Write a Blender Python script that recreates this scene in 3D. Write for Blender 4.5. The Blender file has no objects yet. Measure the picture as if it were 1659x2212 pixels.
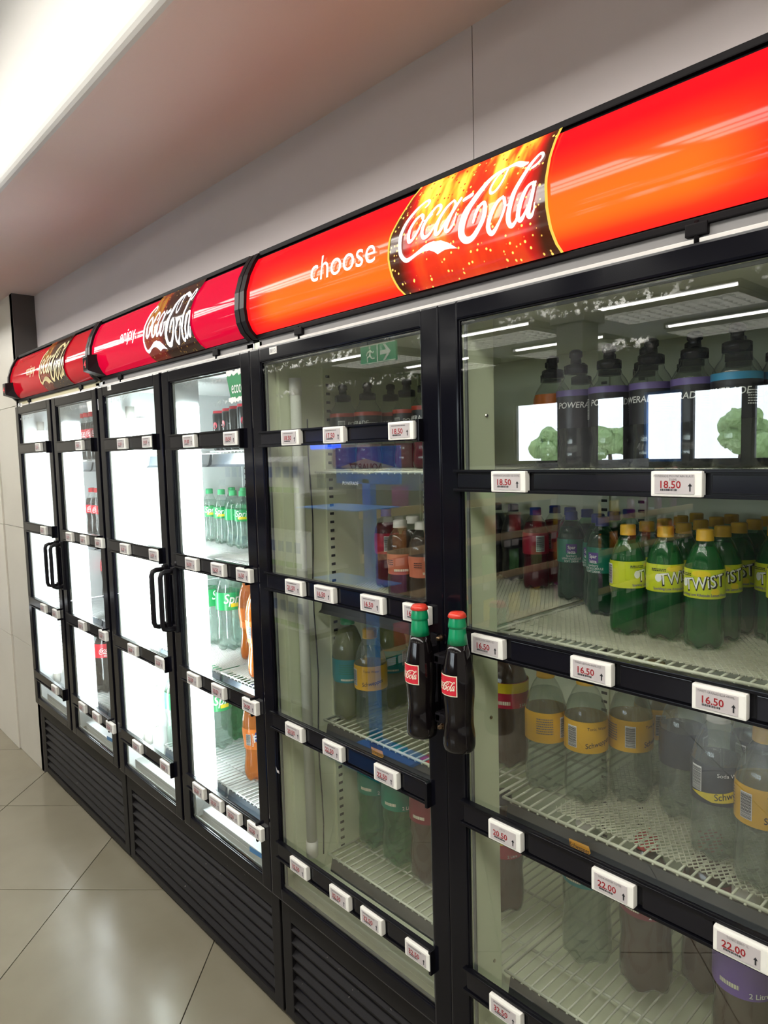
import bpy, bmesh, math, random
from mathutils import Vector
random.seed(7)
scene = bpy.context.scene
C = scene.collection

# ------------------------------------------------------------------ camera
F_PX, YAW, PITCH, ROLL = 1492.4, math.radians(42.356), math.radians(-4.766), math.radians(-1.538)
CAM = Vector((0.0, -0.955, 1.533))
Fw = Vector((-math.cos(YAW)*math.cos(PITCH), math.sin(YAW)*math.cos(PITCH), math.sin(PITCH)))
R0 = Fw.cross(Vector((0, 0, 1))).normalized(); U0 = R0.cross(Fw)
Rt = R0*math.cos(ROLL) + U0*math.sin(ROLL)
Up = -R0*math.sin(ROLL) + U0*math.cos(ROLL)
cd = bpy.data.cameras.new('camera'); cam = bpy.data.objects.new('camera', cd); C.objects.link(cam)
cd.sensor_fit = 'VERTICAL'; cd.sensor_height = 36.0; cd.lens = 36.0*F_PX/2212.0
cd.clip_start = 0.02; cd.clip_end = 200
from mathutils import Matrix
M = Matrix((Rt, Up, -Fw)).transposed().to_4x4(); M.translation = CAM
cam.matrix_world = M
scene.camera = cam

def ray(u, v): return Fw + Rt*((u-829.5)/F_PX) + Up*((1106-v)/F_PX)
def on_y(u, v, y): d = ray(u, v); return CAM + d*((y-CAM.y)/d.y)
def on_z(u, v, z): d = ray(u, v); return CAM + d*((z-CAM.z)/d.z)
def on_x(u, v, x): d = ray(u, v); return CAM + d*((x-CAM.x)/d.x)

# ------------------------------------------------------------------ world, exposure
w = bpy.data.worlds.new('daylight'); scene.world = w; w.use_nodes = True
bg = w.node_tree.nodes['Background']; bg.inputs[0].default_value = (0.86, 0.93, 1.0, 1); bg.inputs[1].default_value = 10.0
vs = scene.view_settings
vs.view_transform = 'Standard'; vs.look = 'None'; vs.exposure = 0.0; vs.gamma = 1.0; vs.use_curve_mapping = False
try:
    scene.cycles.transparent_max_bounces = 32; scene.cycles.max_bounces = 10
    scene.cycles.caustics_reflective = False; scene.cycles.caustics_refractive = False
    scene.cycles.sample_clamp_indirect = 4.0
except Exception: pass
TUBE_ROOM = 15.5       # radiance of the ceiling lenses
TUBE_MID, TUBE_FAR = 45.0, 10.0   # radiance of the cooler tubes

# ------------------------------------------------------------------ materials
MATS = {}
def nt(name):
    m = bpy.data.materials.new(name); m.use_nodes = True
    return m, m.node_tree.nodes, m.node_tree.links
def P(name, col, rough=.5, metal=0, emit=None, es=0, coat=0, spec=.5, noise=0, nscale=30, bump=0):
    m, n, l = nt(name); b = n['Principled BSDF']
    b.inputs['Base Color'].default_value = (*col, 1); b.inputs['Roughness'].default_value = rough
    b.inputs['Metallic'].default_value = metal; b.inputs['Coat Weight'].default_value = coat
    b.inputs['Specular IOR Level'].default_value = spec
    if emit: b.inputs['Emission Color'].default_value = (*emit, 1); b.inputs['Emission Strength'].default_value = es
    if noise or bump:
        tc = n.new('ShaderNodeTexCoord'); nz = n.new('ShaderNodeTexNoise'); nz.inputs['Scale'].default_value = nscale
        nz.inputs['Detail'].default_value = 6
        l.new(tc.outputs['Object'], nz.inputs['Vector'])
        if noise:
            mx = n.new('ShaderNodeMix'); mx.data_type = 'RGBA'
            mx.inputs[6].default_value = (*[c*(1-noise) for c in col], 1); mx.inputs[7].default_value = (*[min(1, c*(1+noise)) for c in col], 1)
            l.new(nz.outputs['Fac'], mx.inputs[0]); l.new(mx.outputs[2], b.inputs['Base Color'])
        if bump:
            bp = n.new('ShaderNodeBump'); bp.inputs['Strength'].default_value = bump; bp.inputs['Distance'].default_value = .002
            l.new(nz.outputs['Fac'], bp.inputs['Height']); l.new(bp.outputs[0], b.inputs['Normal'])
    MATS[name] = m; return m
def EM(name, col, s):
    m, n, l = nt(name); n.remove(n['Principled BSDF']); e = n.new('ShaderNodeEmission')
    e.inputs[0].default_value = (*col, 1); e.inputs[1].default_value = s
    l.new(e.outputs[0], n['Material Output'].inputs[0]); MATS[name] = m; return m
def FRES(n, l):
    """fresnel that reads the same from both faces of a thin sheet"""
    g = n.new('ShaderNodeNewGeometry'); r = n.new('ShaderNodeMapRange'); r.inputs[3].default_value = 1.5; r.inputs[4].default_value = 1/1.5
    l.new(g.outputs['Backfacing'], r.inputs[0]); f = n.new('ShaderNodeFresnel'); l.new(r.outputs[0], f.inputs[0]); return f
def CLEAR(name, tint, body, solid, rough=.12, refl=1.0):
    """thin see-through plastic: tinted transparency, a share of solid colour, fresnel gloss"""
    m, n, l = nt(name); n.remove(n['Principled BSDF'])
    t = n.new('ShaderNodeBsdfTransparent'); t.inputs[0].default_value = (*tint, 1)
    d = n.new('ShaderNodeBsdfDiffuse'); d.inputs[0].default_value = (*body, 1)
    tr = n.new('ShaderNodeBsdfTranslucent'); tr.inputs[0].default_value = (*body, 1)
    a = n.new('ShaderNodeMixShader'); a.inputs[0].default_value = .5; l.new(d.outputs[0], a.inputs[1]); l.new(tr.outputs[0], a.inputs[2])
    x = n.new('ShaderNodeMixShader'); x.inputs[0].default_value = solid; l.new(t.outputs[0], x.inputs[1]); l.new(a.outputs[0], x.inputs[2])
    g = n.new('ShaderNodeBsdfGlossy'); g.inputs['Roughness'].default_value = rough
    f = FRES(n, l)
    mu = n.new('ShaderNodeMath'); mu.operation = 'MULTIPLY'; mu.use_clamp = True; mu.inputs[1].default_value = refl; l.new(f.outputs[0], mu.inputs[0])
    y = n.new('ShaderNodeMixShader'); l.new(mu.outputs[0], y.inputs[0]); l.new(x.outputs[0], y.inputs[1]); l.new(g.outputs[0], y.inputs[2])
    l.new(y.outputs[0], n['Material Output'].inputs[0]); MATS[name] = m; return m
def GLASS(name, refl, residue):
    m, n, l = nt(name); n.remove(n['Principled BSDF'])
    t = n.new('ShaderNodeBsdfTransparent'); t.inputs[0].default_value = (.975, .99, .978, 1)
    g = n.new('ShaderNodeBsdfGlossy'); g.inputs['Roughness'].default_value = .0; g.inputs[0].default_value = (.97, .97, 1, 1)
    geo = n.new('ShaderNodeNewGeometry')
    f = FRES(n, l)
    mu = n.new('ShaderNodeMath'); mu.operation = 'MULTIPLY'; mu.use_clamp = True; mu.inputs[1].default_value = refl; l.new(f.outputs[0], mu.inputs[0])
    y = n.new('ShaderNodeMixShader'); l.new(mu.outputs[0], y.inputs[0]); l.new(t.outputs[0], y.inputs[1]); l.new(g.outputs[0], y.inputs[2])
    last = y
    if residue:
        # dried glue left along the upper edge of the pane where a film was peeled off
        tc = n.new('ShaderNodeTexCoord'); sp = n.new('ShaderNodeSeparateXYZ'); l.new(tc.outputs['Object'], sp.inputs[0])
        nz = n.new('ShaderNodeTexNoise'); nz.inputs['Scale'].default_value = 75; nz.inputs['Detail'].default_value = 8; nz.inputs['Roughness'].default_value = .75
        l.new(tc.outputs['Object'], nz.inputs['Vector'])
        nb = n.new('ShaderNodeTexNoise'); nb.inputs['Scale'].default_value = 7; l.new(tc.outputs['Object'], nb.inputs['Vector'])
        def band(z, wd):
            a = n.new('ShaderNodeMath'); a.operation = 'SUBTRACT'; l.new(sp.outputs[2], a.inputs[0]); a.inputs[1].default_value = z
            b = n.new('ShaderNodeMath'); b.operation = 'ABSOLUTE'; l.new(a.outputs[0], b.inputs[0])
            c = n.new('ShaderNodeMapRange'); c.inputs[1].default_value = wd; c.inputs[2].default_value = wd*.4; l.new(b.outputs[0], c.inputs[0]); return c
        b1, b2 = band(1.747, .011), band(1.683, .010)
        s = n.new('ShaderNodeMath'); s.operation = 'MAXIMUM'; l.new(b1.outputs[0], s.inputs[0]); l.new(b2.outputs[0], s.inputs[1])
        r = n.new('ShaderNodeMapRange'); r.inputs[1].default_value = .52; r.inputs[2].default_value = .60; l.new(nz.outputs['Fac'], r.inputs[0])
        r2 = n.new('ShaderNodeMapRange'); r2.inputs[1].default_value = .46; r2.inputs[2].default_value = .56; l.new(nb.outputs['Fac'], r2.inputs[0])
        k = n.new('ShaderNodeMath'); k.operation = 'MULTIPLY'; l.new(s.outputs[0], k.inputs[0]); l.new(r.outputs[0], k.inputs[1])
        k2 = n.new('ShaderNodeMath'); k2.operation = 'MULTIPLY'; l.new(k.outputs[0], k2.inputs[0]); l.new(r2.outputs[0], k2.inputs[1])
        k3 = n.new('ShaderNodeMath'); k3.operation = 'MULTIPLY'; k3.inputs[1].default_value = residue; l.new(k2.outputs[0], k3.inputs[0])
        d = n.new('ShaderNodeBsdfDiffuse'); d.inputs[0].default_value = (.8, .8, .78, 1)
        z = n.new('ShaderNodeMixShader'); l.new(k3.outputs[0], z.inputs[0]); l.new(y.outputs[0], z.inputs[1]); l.new(d.outputs[0], z.inputs[2]); last = z
    l.new(last.outputs[0], n['Material Output'].inputs[0]); MATS[name] = m; return m

P('wall_grey', (.56, .505, .5), .75, noise=.04, nscale=5, bump=.05)
P('pillar_brown', (.085, .075, .07), .7)
P('soffit', (.84, .70, .64), .8, noise=.03, nscale=3)
P('white_paint', (.74, .715, .68), .8)
P('ceiling_tile', (.82, .82, .82), .9)
P('tile_beige', (.55, .525, .46), .35, noise=.05, nscale=6)
P('tile_light', (.62, .59, .52), .35, noise=.04, nscale=6)
P('grout', (.07, .065, .06), .9)
# floor tiles: porcelain, each a little different
m, n, l = nt('floor_tile'); b = n['Principled BSDF']; b.inputs['Roughness'].default_value = .3
oi = n.new('ShaderNodeObjectInfo'); tc = n.new('ShaderNodeTexCoord'); nz = n.new('ShaderNodeTexNoise'); nz.inputs['Scale'].default_value = 5; nz.inputs['Detail'].default_value = 8
l.new(tc.outputs['Object'], nz.inputs['Vector'])
mx = n.new('ShaderNodeMix'); mx.data_type = 'RGBA'; mx.inputs[6].default_value = (.17, .153, .108, 1); mx.inputs[7].default_value = (.23, .208, .155, 1)
ad = n.new('ShaderNodeMath'); ad.operation = 'MULTIPLY_ADD'; l.new(oi.outputs['Random'], ad.inputs[0]); ad.inputs[1].default_value = .4; l.new(nz.outputs['Fac'], ad.inputs[2])
sb = n.new('ShaderNodeMath'); sb.operation = 'SUBTRACT'; sb.inputs[1].default_value = .2; l.new(ad.outputs[0], sb.inputs[0])
l.new(sb.outputs[0], mx.inputs[0]); 
n2 = n.new('ShaderNodeTexNoise'); n2.inputs['Scale'].default_value = 22; n2.inputs['Detail'].default_value = 3; l.new(tc.outputs['Object'], n2.inputs['Vector'])
rp = n.new('ShaderNodeMapRange'); rp.inputs[1].default_value = .74; rp.inputs[2].default_value = .8; l.new(n2.outputs['Fac'], rp.inputs[0])
m2 = n.new('ShaderNodeMix'); m2.data_type = 'RGBA'; m2.inputs[7].default_value = (.16, .14, .11, 1); l.new(rp.outputs[0], m2.inputs[0]); l.new(mx.outputs[2], m2.inputs[6])
l.new(m2.outputs[2], b.inputs['Base Color'])
rr = n.new('ShaderNodeMapRange'); rr.inputs[3].default_value = .15; rr.inputs[4].default_value = .27; l.new(nz.outputs['Fac'], rr.inputs[0]); l.new(rr.outputs[0], b.inputs['Roughness'])
MATS['floor_tile'] = m

P('black_frame', (.004, .004, .007), .12, spec=.2)
P('black_matte', (.006, .005, .006), .5, spec=.1)
P('black_rib', (.007, .006, .008), .35, spec=.22)
# scuffed dark louvres with pale splashes
m, n, l = nt('louvre_black'); b = n['Principled BSDF']; b.inputs['Roughness'].default_value = .42; b.inputs['Specular IOR Level'].default_value = .14
tc = n.new('ShaderNodeTexCoord'); nz = n.new('ShaderNodeTexNoise'); nz.inputs['Scale'].default_value = 90; nz.inputs['Detail'].default_value = 2
l.new(tc.outputs['Object'], nz.inputs['Vector']); rp = n.new('ShaderNodeMapRange'); rp.inputs[1].default_value = .73; rp.inputs[2].default_value = .78; l.new(nz.outputs['Fac'], rp.inputs[0])
mx = n.new('ShaderNodeMix'); mx.data_type = 'RGBA'; mx.inputs[6].default_value = (.010, .009, .010, 1); mx.inputs[7].default_value = (.14, .13, .12, 1)
l.new(rp.outputs[0], mx.inputs[0]); l.new(mx.outputs[2], b.inputs['Base Color']); MATS['louvre_black'] = m
P('strip_black', (.004, .004, .006), .2, spec=.22)
P('strip_insert', (.005, .005, .009), .14, spec=.35)
P('top_rail', (.22, .21, .21), .4)
P('top_rail_cream', (.5, .45, .28), .45)
P('liner_dim', (.86, .90, .68), .5)
P('liner_white', (.85, .88, .88), .5)
P('mullion_dim', (.80, .86, .62), .4)
P('gasket', (.1, .11, .1), .6)
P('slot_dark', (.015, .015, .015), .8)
P('wire_cream', (.72, .74, .6), .4)
P('wire_white', (.85, .87, .87), .4)
P('mesh_cream', (.74, .75, .6), .5)
P('mesh_white', (.86, .87, .86), .5)
P('lip_dark', (.035, .037, .04), .3)
P('lip_grey', (.05, .065, .085), .3)
P('tube_dead', (.66, .68, .6), .3)
EM('cover_mid', (.88, .98, 1.0), 32.0); EM('cover_far', (.86, .95, 1.0), 16.0)
EM('tube_mid', (.9, 1.0, .985), TUBE_MID)
EM('tube_far', (.88, .96, 1.0), TUBE_FAR)
EM('tube_room', (1.0, .965, .89), TUBE_ROOM)
P('chrome', (.6, .55, .45), .25, metal=1)
P('brass', (.22, .15, .09), .35, metal=1)
P('tag_white', (.86, .85, .79), .4)
P('tag_screen', (.52, .48, .48), .3)
P('ink_red', (.30, .008, .012), .5)
P('ink_black', (.02, .02, .025), .5)
P('ink_grey', (.16, .15, .15), .5)
P('white_ink', (.88, .88, .86), .4)
P('cream_ink', (.85, .8, .62), .35)
P('yellow_ink', (.85, .65, .02), .4)
P('purple_ink', (.1, .05, .3), .4)
P('paper_white', (.84, .82, .78), .8)
P('sticker_green', (.03, .24, .09), .4)
P('sticker_orange', (.8, .36, .03), .4)
P('sticker_blue', (.05, .17, .35), .4)
P('led_red', (.25, 0, 0), .3, emit=(1, .02, .05), es=.9)
P('bottle_black', (.005, .0035, .004), .1, spec=.4)
P('foil_green', (.0, .25, .1), .28, coat=.2)
P('cap_red', (.65, .045, .025), .3)
P('cap_cola', (.62, .02, .03), .35)
P('cap_green', (.03, .36, .14), .35)
P('cap_yellow', (.78, .45, .025), .4)
P('cap_blue', (.02, .05, .3), .35)
P('cap_white', (.78, .74, .66), .4)
P('cap_black', (.02, .02, .03), .4)
P('label_red', (.62, .02, .04), .3)
P('label_green', (.02, .33, .1), .3)
P('label_teal', (.0, .24, .25), .3)
P('label_lime', (.6, .66, .02), .3)
P('label_amber', (.72, .4, .02), .3)
P('label_navy', (.028, .035, .045), .3)
P('label_black', (.012, .012, .016), .3)
P('label_crimson', (.45, .02, .05), .3)
P('label_emerald', (.0, .2, .12), .3)
P('label_orange', (.85, .22, .02), .3)
P('label_salmon', (.55, .16, .09), .3)
P('label_maroon', (.22, .012, .03), .3)
P('label_violet', (.16, .08, .36), .3)
P('band_red', (.6, .06, .03), .3)
P('band_violet', (.2, .14, .42), .3)
P('band_blue', (.03, .27, .5), .3)
P('band_orange', (.7, .17, .04), .3)
P('can_black', (.012, .014, .016), .25, metal=.3)
P('can_rim', (.55, .03, .05), .3, metal=.3)
P('foil_purple_red', (.65, .01, .06), .3)
CLEAR('pet', (.95, .97, .96), (.6, .65, .63), .05, .08, 1.1)
CLEAR('pet_green', (.66, .88, .72), (.1, .42, .2), .1, .08, 1.1)
CLEAR('water', (.86, .9, .87), (.6, .66, .6), .14, .1, .3)
CLEAR('sprite_liquid', (.93, .985, .965), (.7, .88, .8), .12, .1, .3)
CLEAR('sprite_dark', (.68, .86, .76), (.2, .5, .32), .2, .1, .3)
CLEAR('lemon_liquid', (.5, .55, .28), (.42, .44, .16), .6, .1, .3)
CLEAR('twist_liquid', (.2, .68, .3), (.05, .38, .1), .45, .1, .3)
CLEAR('emerald_liquid', (.1, .4, .2), (.01, .12, .05), .6, .1, .3)
CLEAR('red_liquid', (.6, .06, .1), (.3, .01, .04), .6, .1, .3)
P('cola_liquid', (.012, .008, .009), .12)
P('orange_liquid', (.9, .3, .02), .25, emit=None)
CLEAR('fanta_liquid', (.95, .5, .1), (.95, .32, .02), .75, .1, .3)
CLEAR('brown_liquid', (.4, .27, .2), (.16, .085, .05), .75, .1, .3)
CLEAR('smoke_plastic', (.35, .36, .4), (.06, .06, .07), .35, .1, 1.2)
GLASS('glass_near', 1.75, .45)
GLASS('glass_lit', .75, .22)
CLEAR('window_glass', (.97, .98, .98), (.5, .5, .5), .0, .02, .6)
P('wood_strip', (.5, .36, .2), .5, noise=.12, nscale=12)
P('shelf_metal', (.2, .2, .21), .5)
P('dark_metal', (.05, .05, .055), .5)
P('stand_blue', (.03, .24, .75), .35)
P('board_cream', (.9, .85, .7), .5)
P('exit_green', (.02, .25, .12), .4, emit=(.04, .5, .25), es=.5)
P('exit_white', (.8, .85, .75), .4, emit=(.8, .9, .75), es=.6)
P('carton_white', (.78, .8, .82), .5)
P('carton_blue', (.08, .13, .42), .5)
P('carton_green', (.2, .38, .08), .5)
P('packet_yellow', (.7, .5, .03), .3)
P('packet_red', (.55, .04, .05), .3)
P('packet_orange', (.7, .25, .05), .3)
P('packet_green', (.1, .33, .1), .3)
P('packet_purple', (.3, .04, .25), .3)
EM('screen_blue', (.03, .12, 1.0), 6.0)
P('louvre_metal', (.42, .42, .4), .45)
P('bark', (.08, .055, .035), .8)
P('foliage', (.22, .33, .13), .7, noise=.4, nscale=3)
P('column_grey', (.2, .2, .21), .7)
P('signface_far', (.42, .003, .012), .05, spec=.12, emit=(.75, .002, .02), es=.16)  # unlit sign; faint red emission stands in for ambient light on it
# backlit sign face of the middle cooler
P('signface_mid', (.3, .002, .015), .05, spec=.15, emit=(.85, .0, .045), es=.62)
P('ink_mid', (.9, .9, .92), .3, emit=(.95, .95, 1), es=.55)
P('ink_far', (.8, .68, .36), .3)
EM('ink_near', (1, .98, .9), 1.5)
# strongly backlit face of the near cooler; tube glow along the middle is painted into its emission colour
m, n, l = nt('signface_near'); b = n['Principled BSDF']; b.inputs['Base Color'].default_value = (.15, .002, .002, 1); b.inputs['Roughness'].default_value = .08; b.inputs['Specular IOR Level'].default_value = .2
tc = n.new('ShaderNodeTexCoord'); sp = n.new('ShaderNodeSeparateXYZ'); l.new(tc.outputs['Object'], sp.inputs[0])
def mrange(src, a, bb, c=0, d=1):
    r = n.new('ShaderNodeMapRange'); r.interpolation_type = 'SMOOTHSTEP'; r.inputs[1].default_value = a; r.inputs[2].default_value = bb; r.inputs[3].default_value = c; r.inputs[4].default_value = d
    l.new(src, r.inputs[0]); return r.outputs[0]
def mul(a, bb):
    k = n.new('ShaderNodeMath'); k.operation = 'MULTIPLY'; l.new(a, k.inputs[0]); l.new(bb, k.inputs[1]); return k.outputs[0]
SIGN_NEAR_NODES = (n, l, sp, b, mrange, mul)
MATS['signface_near'] = m
# local z of the sheet: 1.825 .. 2.035 ; local x: -.645 .. .645
hz = mul(mrange(sp.outputs[2], 1.825, 1.875), mrange(sp.outputs[2], 2.0, 1.90))
hx = mul(mrange(sp.outputs[0], -.645, -.5), mrange(sp.outputs[0], .645, .45))
hot = mul(hz, hx)
cr = n.new('ShaderNodeValToRGB'); cr.color_ramp.elements[0].color = (.95, .002, .012, 1); cr.color_ramp.elements[0].position = .0
cr.color_ramp.elements[1].color = (1.0, .20, .015, 1); cr.color_ramp.elements[1].position = 1.0
e = cr.color_ramp.elements.new(.45); e.color = (1.0, .05, .012, 1)
l.new(hot, cr.inputs[0]); l.new(cr.outputs[0], b.inputs['Emission Color']); b.inputs['Emission Strength'].default_value = 1.0
def PRINT_BOTTLE(name, es, dim, x0, x1):
    """printed picture of a cold brown bottle with beads of water"""
    m, n, l = nt(name); b = n['Principled BSDF']; b.inputs['Roughness'].default_value = .12
    tc = n.new('ShaderNodeTexCoord'); 
    mp = n.new('ShaderNodeMapping'); mp.inputs['Scale'].default_value = (1, 0, 1); l.new(tc.outputs['Object'], mp.inputs[0])
    nz = n.new('ShaderNodeTexNoise'); nz.inputs['Scale'].default_value = 11; nz.inputs['Detail'].default_value = 3
    mp2 = n.new('ShaderNodeMapping'); mp2.inputs['Scale'].default_value = (1.6, 0, .45); mp2.inputs['Rotation'].default_value = (0, .3, 0); mp2.inputs['Location'].default_value = (.37, 0, .1)
    l.new(tc.outputs['Object'], mp2.inputs[0]); l.new(mp2.outputs[0], nz.inputs['Vector'])
    sx = n.new('ShaderNodeSeparateXYZ'); l.new(tc.outputs['Object'], sx.inputs[0])
    def rng(src, p, q, r0=0, r1=1):
        r = n.new('ShaderNodeMapRange'); r.interpolation_type = 'SMOOTHSTEP'; r.inputs[1].default_value = p; r.inputs[2].default_value = q; r.inputs[3].default_value = r0; r.inputs[4].default_value = r1; l.new(src, r.inputs[0]); return r.outputs[0]
    def mth(op, p, q):
        k = n.new('ShaderNodeMath'); k.operation = op
        for i_, v_ in enumerate((p, q)):
            if isinstance(v_, float): k.inputs[i_].default_value = v_
            else: l.new(v_, k.inputs[i_])
        return k.outputs[0]
    edge = mth('MULTIPLY', rng(sx.outputs[0], x0, x0+.05), rng(sx.outputs[0], x1, x1-.045))      # dark glass rim of the bottle
    up = rng(sx.outputs[2], 1.86, 1.99)                                                            # amber neck above, red below
    amb = mth('MULTIPLY', rng(nz.outputs['Fac'], .44, .64), mth('ADD', mth('MULTIPLY', up, .75), .2))
    val = mth('MULTIPLY', mth('ADD', mth('MULTIPLY', amb, .62), .36), edge)
    cr = n.new('ShaderNodeValToRGB'); els = cr.color_ramp.elements
    els[0].color = (.035, .008, .003, 1); els[0].position = .0; els[1].color = (.95, .5, .06, 1); els[1].position = .95
    e = els.new(.3); e.color = (.38, .008, .006, 1); e = els.new(.5); e.color = (.55, .05, .008, 1); e = els.new(.7); e.color = (.8, .26, .02, 1)
    l.new(val, cr.inputs[0])
    vo = n.new('ShaderNodeTexVoronoi'); vo.inputs['Scale'].default_value = 120; l.new(mp.outputs[0], vo.inputs[0])
    r = n.new('ShaderNodeMapRange'); r.inputs[1].default_value = .30; r.inputs[2].default_value = .16; l.new(vo.outputs['Distance'], r.inputs[0])
    wn = n.new('ShaderNodeMath'); wn.operation = 'GREATER_THAN'; wn.inputs[1].default_value = .55
    sc = n.new('ShaderNodeSeparateColor'); l.new(vo.outputs['Color'], sc.inputs[0]); l.new(sc.outputs[0], wn.inputs[0])
    k = n.new('ShaderNodeMath'); k.operation = 'MULTIPLY'; l.new(r.outputs[0], k.inputs[0]); l.new(wn.outputs[0], k.inputs[1])
    mx = n.new('ShaderNodeMix'); mx.data_type = 'RGBA'; dm = n.new('ShaderNodeMix'); dm.data_type = 'RGBA'; dm.inputs[6].default_value = (1, .6, .12, 1); dm.inputs[7].default_value = (.3, .02, .005, 1); l.new(rng(val, .45, .6), dm.inputs[0]); l.new(dm.outputs[2], mx.inputs[7]); l.new(k.outputs[0], mx.inputs[0]); l.new(cr.outputs[0], mx.inputs[6])
    mm = n.new('ShaderNodeMix'); mm.data_type = 'RGBA'; mm.inputs[0].default_value = dim; mm.inputs[7].default_value = (.035, .014, .01, 1); l.new(mx.outputs[2], mm.inputs[6])
    l.new(mm.outputs[2], b.inputs['Base Color']); l.new(mm.outputs[2], b.inputs['Emission Color']); b.inputs['Emission Strength'].default_value = es
    MATS[name] = m
PRINT_BOTTLE('print_near', 1.25, 0.0, -.085, .235); PRINT_BOTTLE('print_mid', .22, .6, -.15, .1); PRINT_BOTTLE('print_far', .05, .6, -.15, .1)  # far picture also gets a faint added glow, its sign is unlit
EM('print_edge', (1, .75, .12), 1.0)

# ------------------------------------------------------------------ mesh helpers
class MB:
    def __init__(s): s.v = []; s.f = []; s.sm = []
    def add(s, vs, fs, smooth=False):
        o = len(s.v); s.v += [tuple(p) for p in vs]; s.f += [tuple(i+o for i in f) for f in fs]; s.sm += [smooth]*len(fs); return s
    def box(s, x0, x1, y0, y1, z0, z1, b=0):
        if b <= 0:
            v = [(x, y, z) for z in (z0, z1) for y in (y0, y1) for x in (x0, x1)]
            return s.add(v, [(0, 2, 3, 1), (4, 5, 7, 6), (0, 1, 5, 4), (2, 6, 7, 3), (0, 4, 6, 2), (1, 3, 7, 5)])
        bm = bmesh.new(); vs = [bm.verts.new((x, y, z)) for z in (z0, z1) for y in (y0, y1) for x in (x0, x1)]
        for f in [(0, 2, 3, 1), (4, 5, 7, 6), (0, 1, 5, 4), (2, 6, 7, 3), (0, 4, 6, 2), (1, 3, 7, 5)]: bm.faces.new([vs[i] for i in f])
        bmesh.ops.bevel(bm, geom=bm.edges[:], offset=b, segments=2, affect='EDGES', profile=.7)
        bm.verts.index_update(); s.add([v.co[:] for v in bm.verts], [[v.index for v in f.verts] for f in bm.faces], False); bm.free(); return s
    def tube(s, pts, r, n=8, cap=True):
        pts = [Vector(p) for p in pts]; vs = []; fs = []
        rr = r if isinstance(r, (list, tuple)) else [r]*len(pts)
        prev = None
        for i, p in enumerate(pts):
            d = (pts[min(i+1, len(pts)-1)] - pts[max(i-1, 0)]).normalized()
            if prev is None:
                a = Vector((0, 0, 1)) if abs(d.z) < .9 else Vector((1, 0, 0)); u = d.cross(a).normalized()
            else: u = (prev - d*prev.dot(d)).normalized()
            prev = u; w_ = d.cross(u)
            for k in range(n): t = 2*math.pi*k/n; vs.append(p + (u*math.cos(t)+w_*math.sin(t))*rr[i])
        for i in range(len(pts)-1):
            for k in range(n): fs.append((i*n+k, i*n+(k+1) % n, (i+1)*n+(k+1) % n, (i+1)*n+k))
        if cap: fs += [tuple(range(n-1, -1, -1)), tuple(range((len(pts)-1)*n, len(pts)*n))]
        return s.add(vs, fs, True)
    def lathe(s, prof, n=28, o=(0, 0, 0), lobes=0, lob_h=.03, lob_d=.012, cap0=True, cap1=True):
        vs = []; fs = []; z0 = prof[0][1]
        for r, z in prof:
            for k in range(n):
                t = 2*math.pi*k/n; rr = r; zz = z
                if lobes and z < z0+lob_h:
                    q = 1-(z-z0)/lob_h; c = .5-.5*math.cos(lobes*t)
                    zz += lob_d*q*(1-c); rr *= 1-.05*q*(1-c)
                vs.append((o[0]+rr*math.cos(t), o[1]+rr*math.sin(t), o[2]+zz))
        for i in range(len(prof)-1):
            for k in range(n): fs.append((i*n+k, i*n+(k+1) % n, (i+1)*n+(k+1) % n, (i+1)*n+k))
        if cap0: fs.append(tuple(range(n-1, -1, -1)))
        if cap1: fs.append(tuple(range((len(prof)-1)*n, len(prof)*n)))
        return s.add(vs, fs, True)
    def bend(s, r, a0=0, out=0.0):
        """wrap flat (x, y=depth, z) artwork round a z axis of radius r, facing -y"""
        s.v = [((r+out-y)*math.sin(x/r+a0), -(r+out-y)*math.cos(x/r+a0), z) for x, y, z in s.v]; return s
    def mesh(s, name, mat):
        me = bpy.data.meshes.new(name); me.from_pydata(s.v, [], s.f)
        me.polygons.foreach_set('use_smooth', s.sm); me.materials.append(MATS[mat] if isinstance(mat, str) else mat); me.update(); return me
ORG = {}
def thing(name, label, cat, loc=(0, 0, 0), group=None, rz=0):
    o = bpy.data.objects.new(name, None); C.objects.link(o); o.location = loc; o.rotation_euler = (0, 0, rz); o.empty_display_size = .05
    o['label'] = label; o['category'] = cat
    if group: o['group'] = group
    ORG[o.name] = Vector(loc); return o
def tag(o, label, cat, group=None):
    o['label'] = label; o['category'] = cat
    if group: o['group'] = group
    return o
def obj(name, mb, mat, parent=None, local=False, smooth_angle=None):
    """mb in world coordinates unless local"""
    me = mb if isinstance(mb, bpy.types.Mesh) else mb.mesh(name, mat)
    o = bpy.data.objects.new(name, me); C.objects.link(o)
    if parent is not None:
        o.parent = parent
        if not local:
            org = ORG.get(parent.name, Vector((0, 0, 0)))
            me.transform(Matrix.Translation(-org))
    ORG[o.name] = ORG.get(parent.name, Vector((0, 0, 0))) if parent is not None else Vector((0, 0, 0))
    return o
def struct(name, mb, mat, parent=None):
    o = obj(name, mb, mat, parent)
    if parent is None: o['kind'] = 'structure'
    return o
def dup(root, loc, rz=0, label=None, group=None):
    r = root.copy(); C.objects.link(r); r.location = loc; r.rotation_euler = (root.rotation_euler.x, root.rotation_euler.y, rz)
    if label: r['label'] = label
    if group: r['group'] = group
    for ch in root.children:
        c = ch.copy(); C.objects.link(c); c.parent = r
        for g in ch.children:
            d = g.copy(); C.objects.link(d); d.parent = c
    return r
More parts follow.
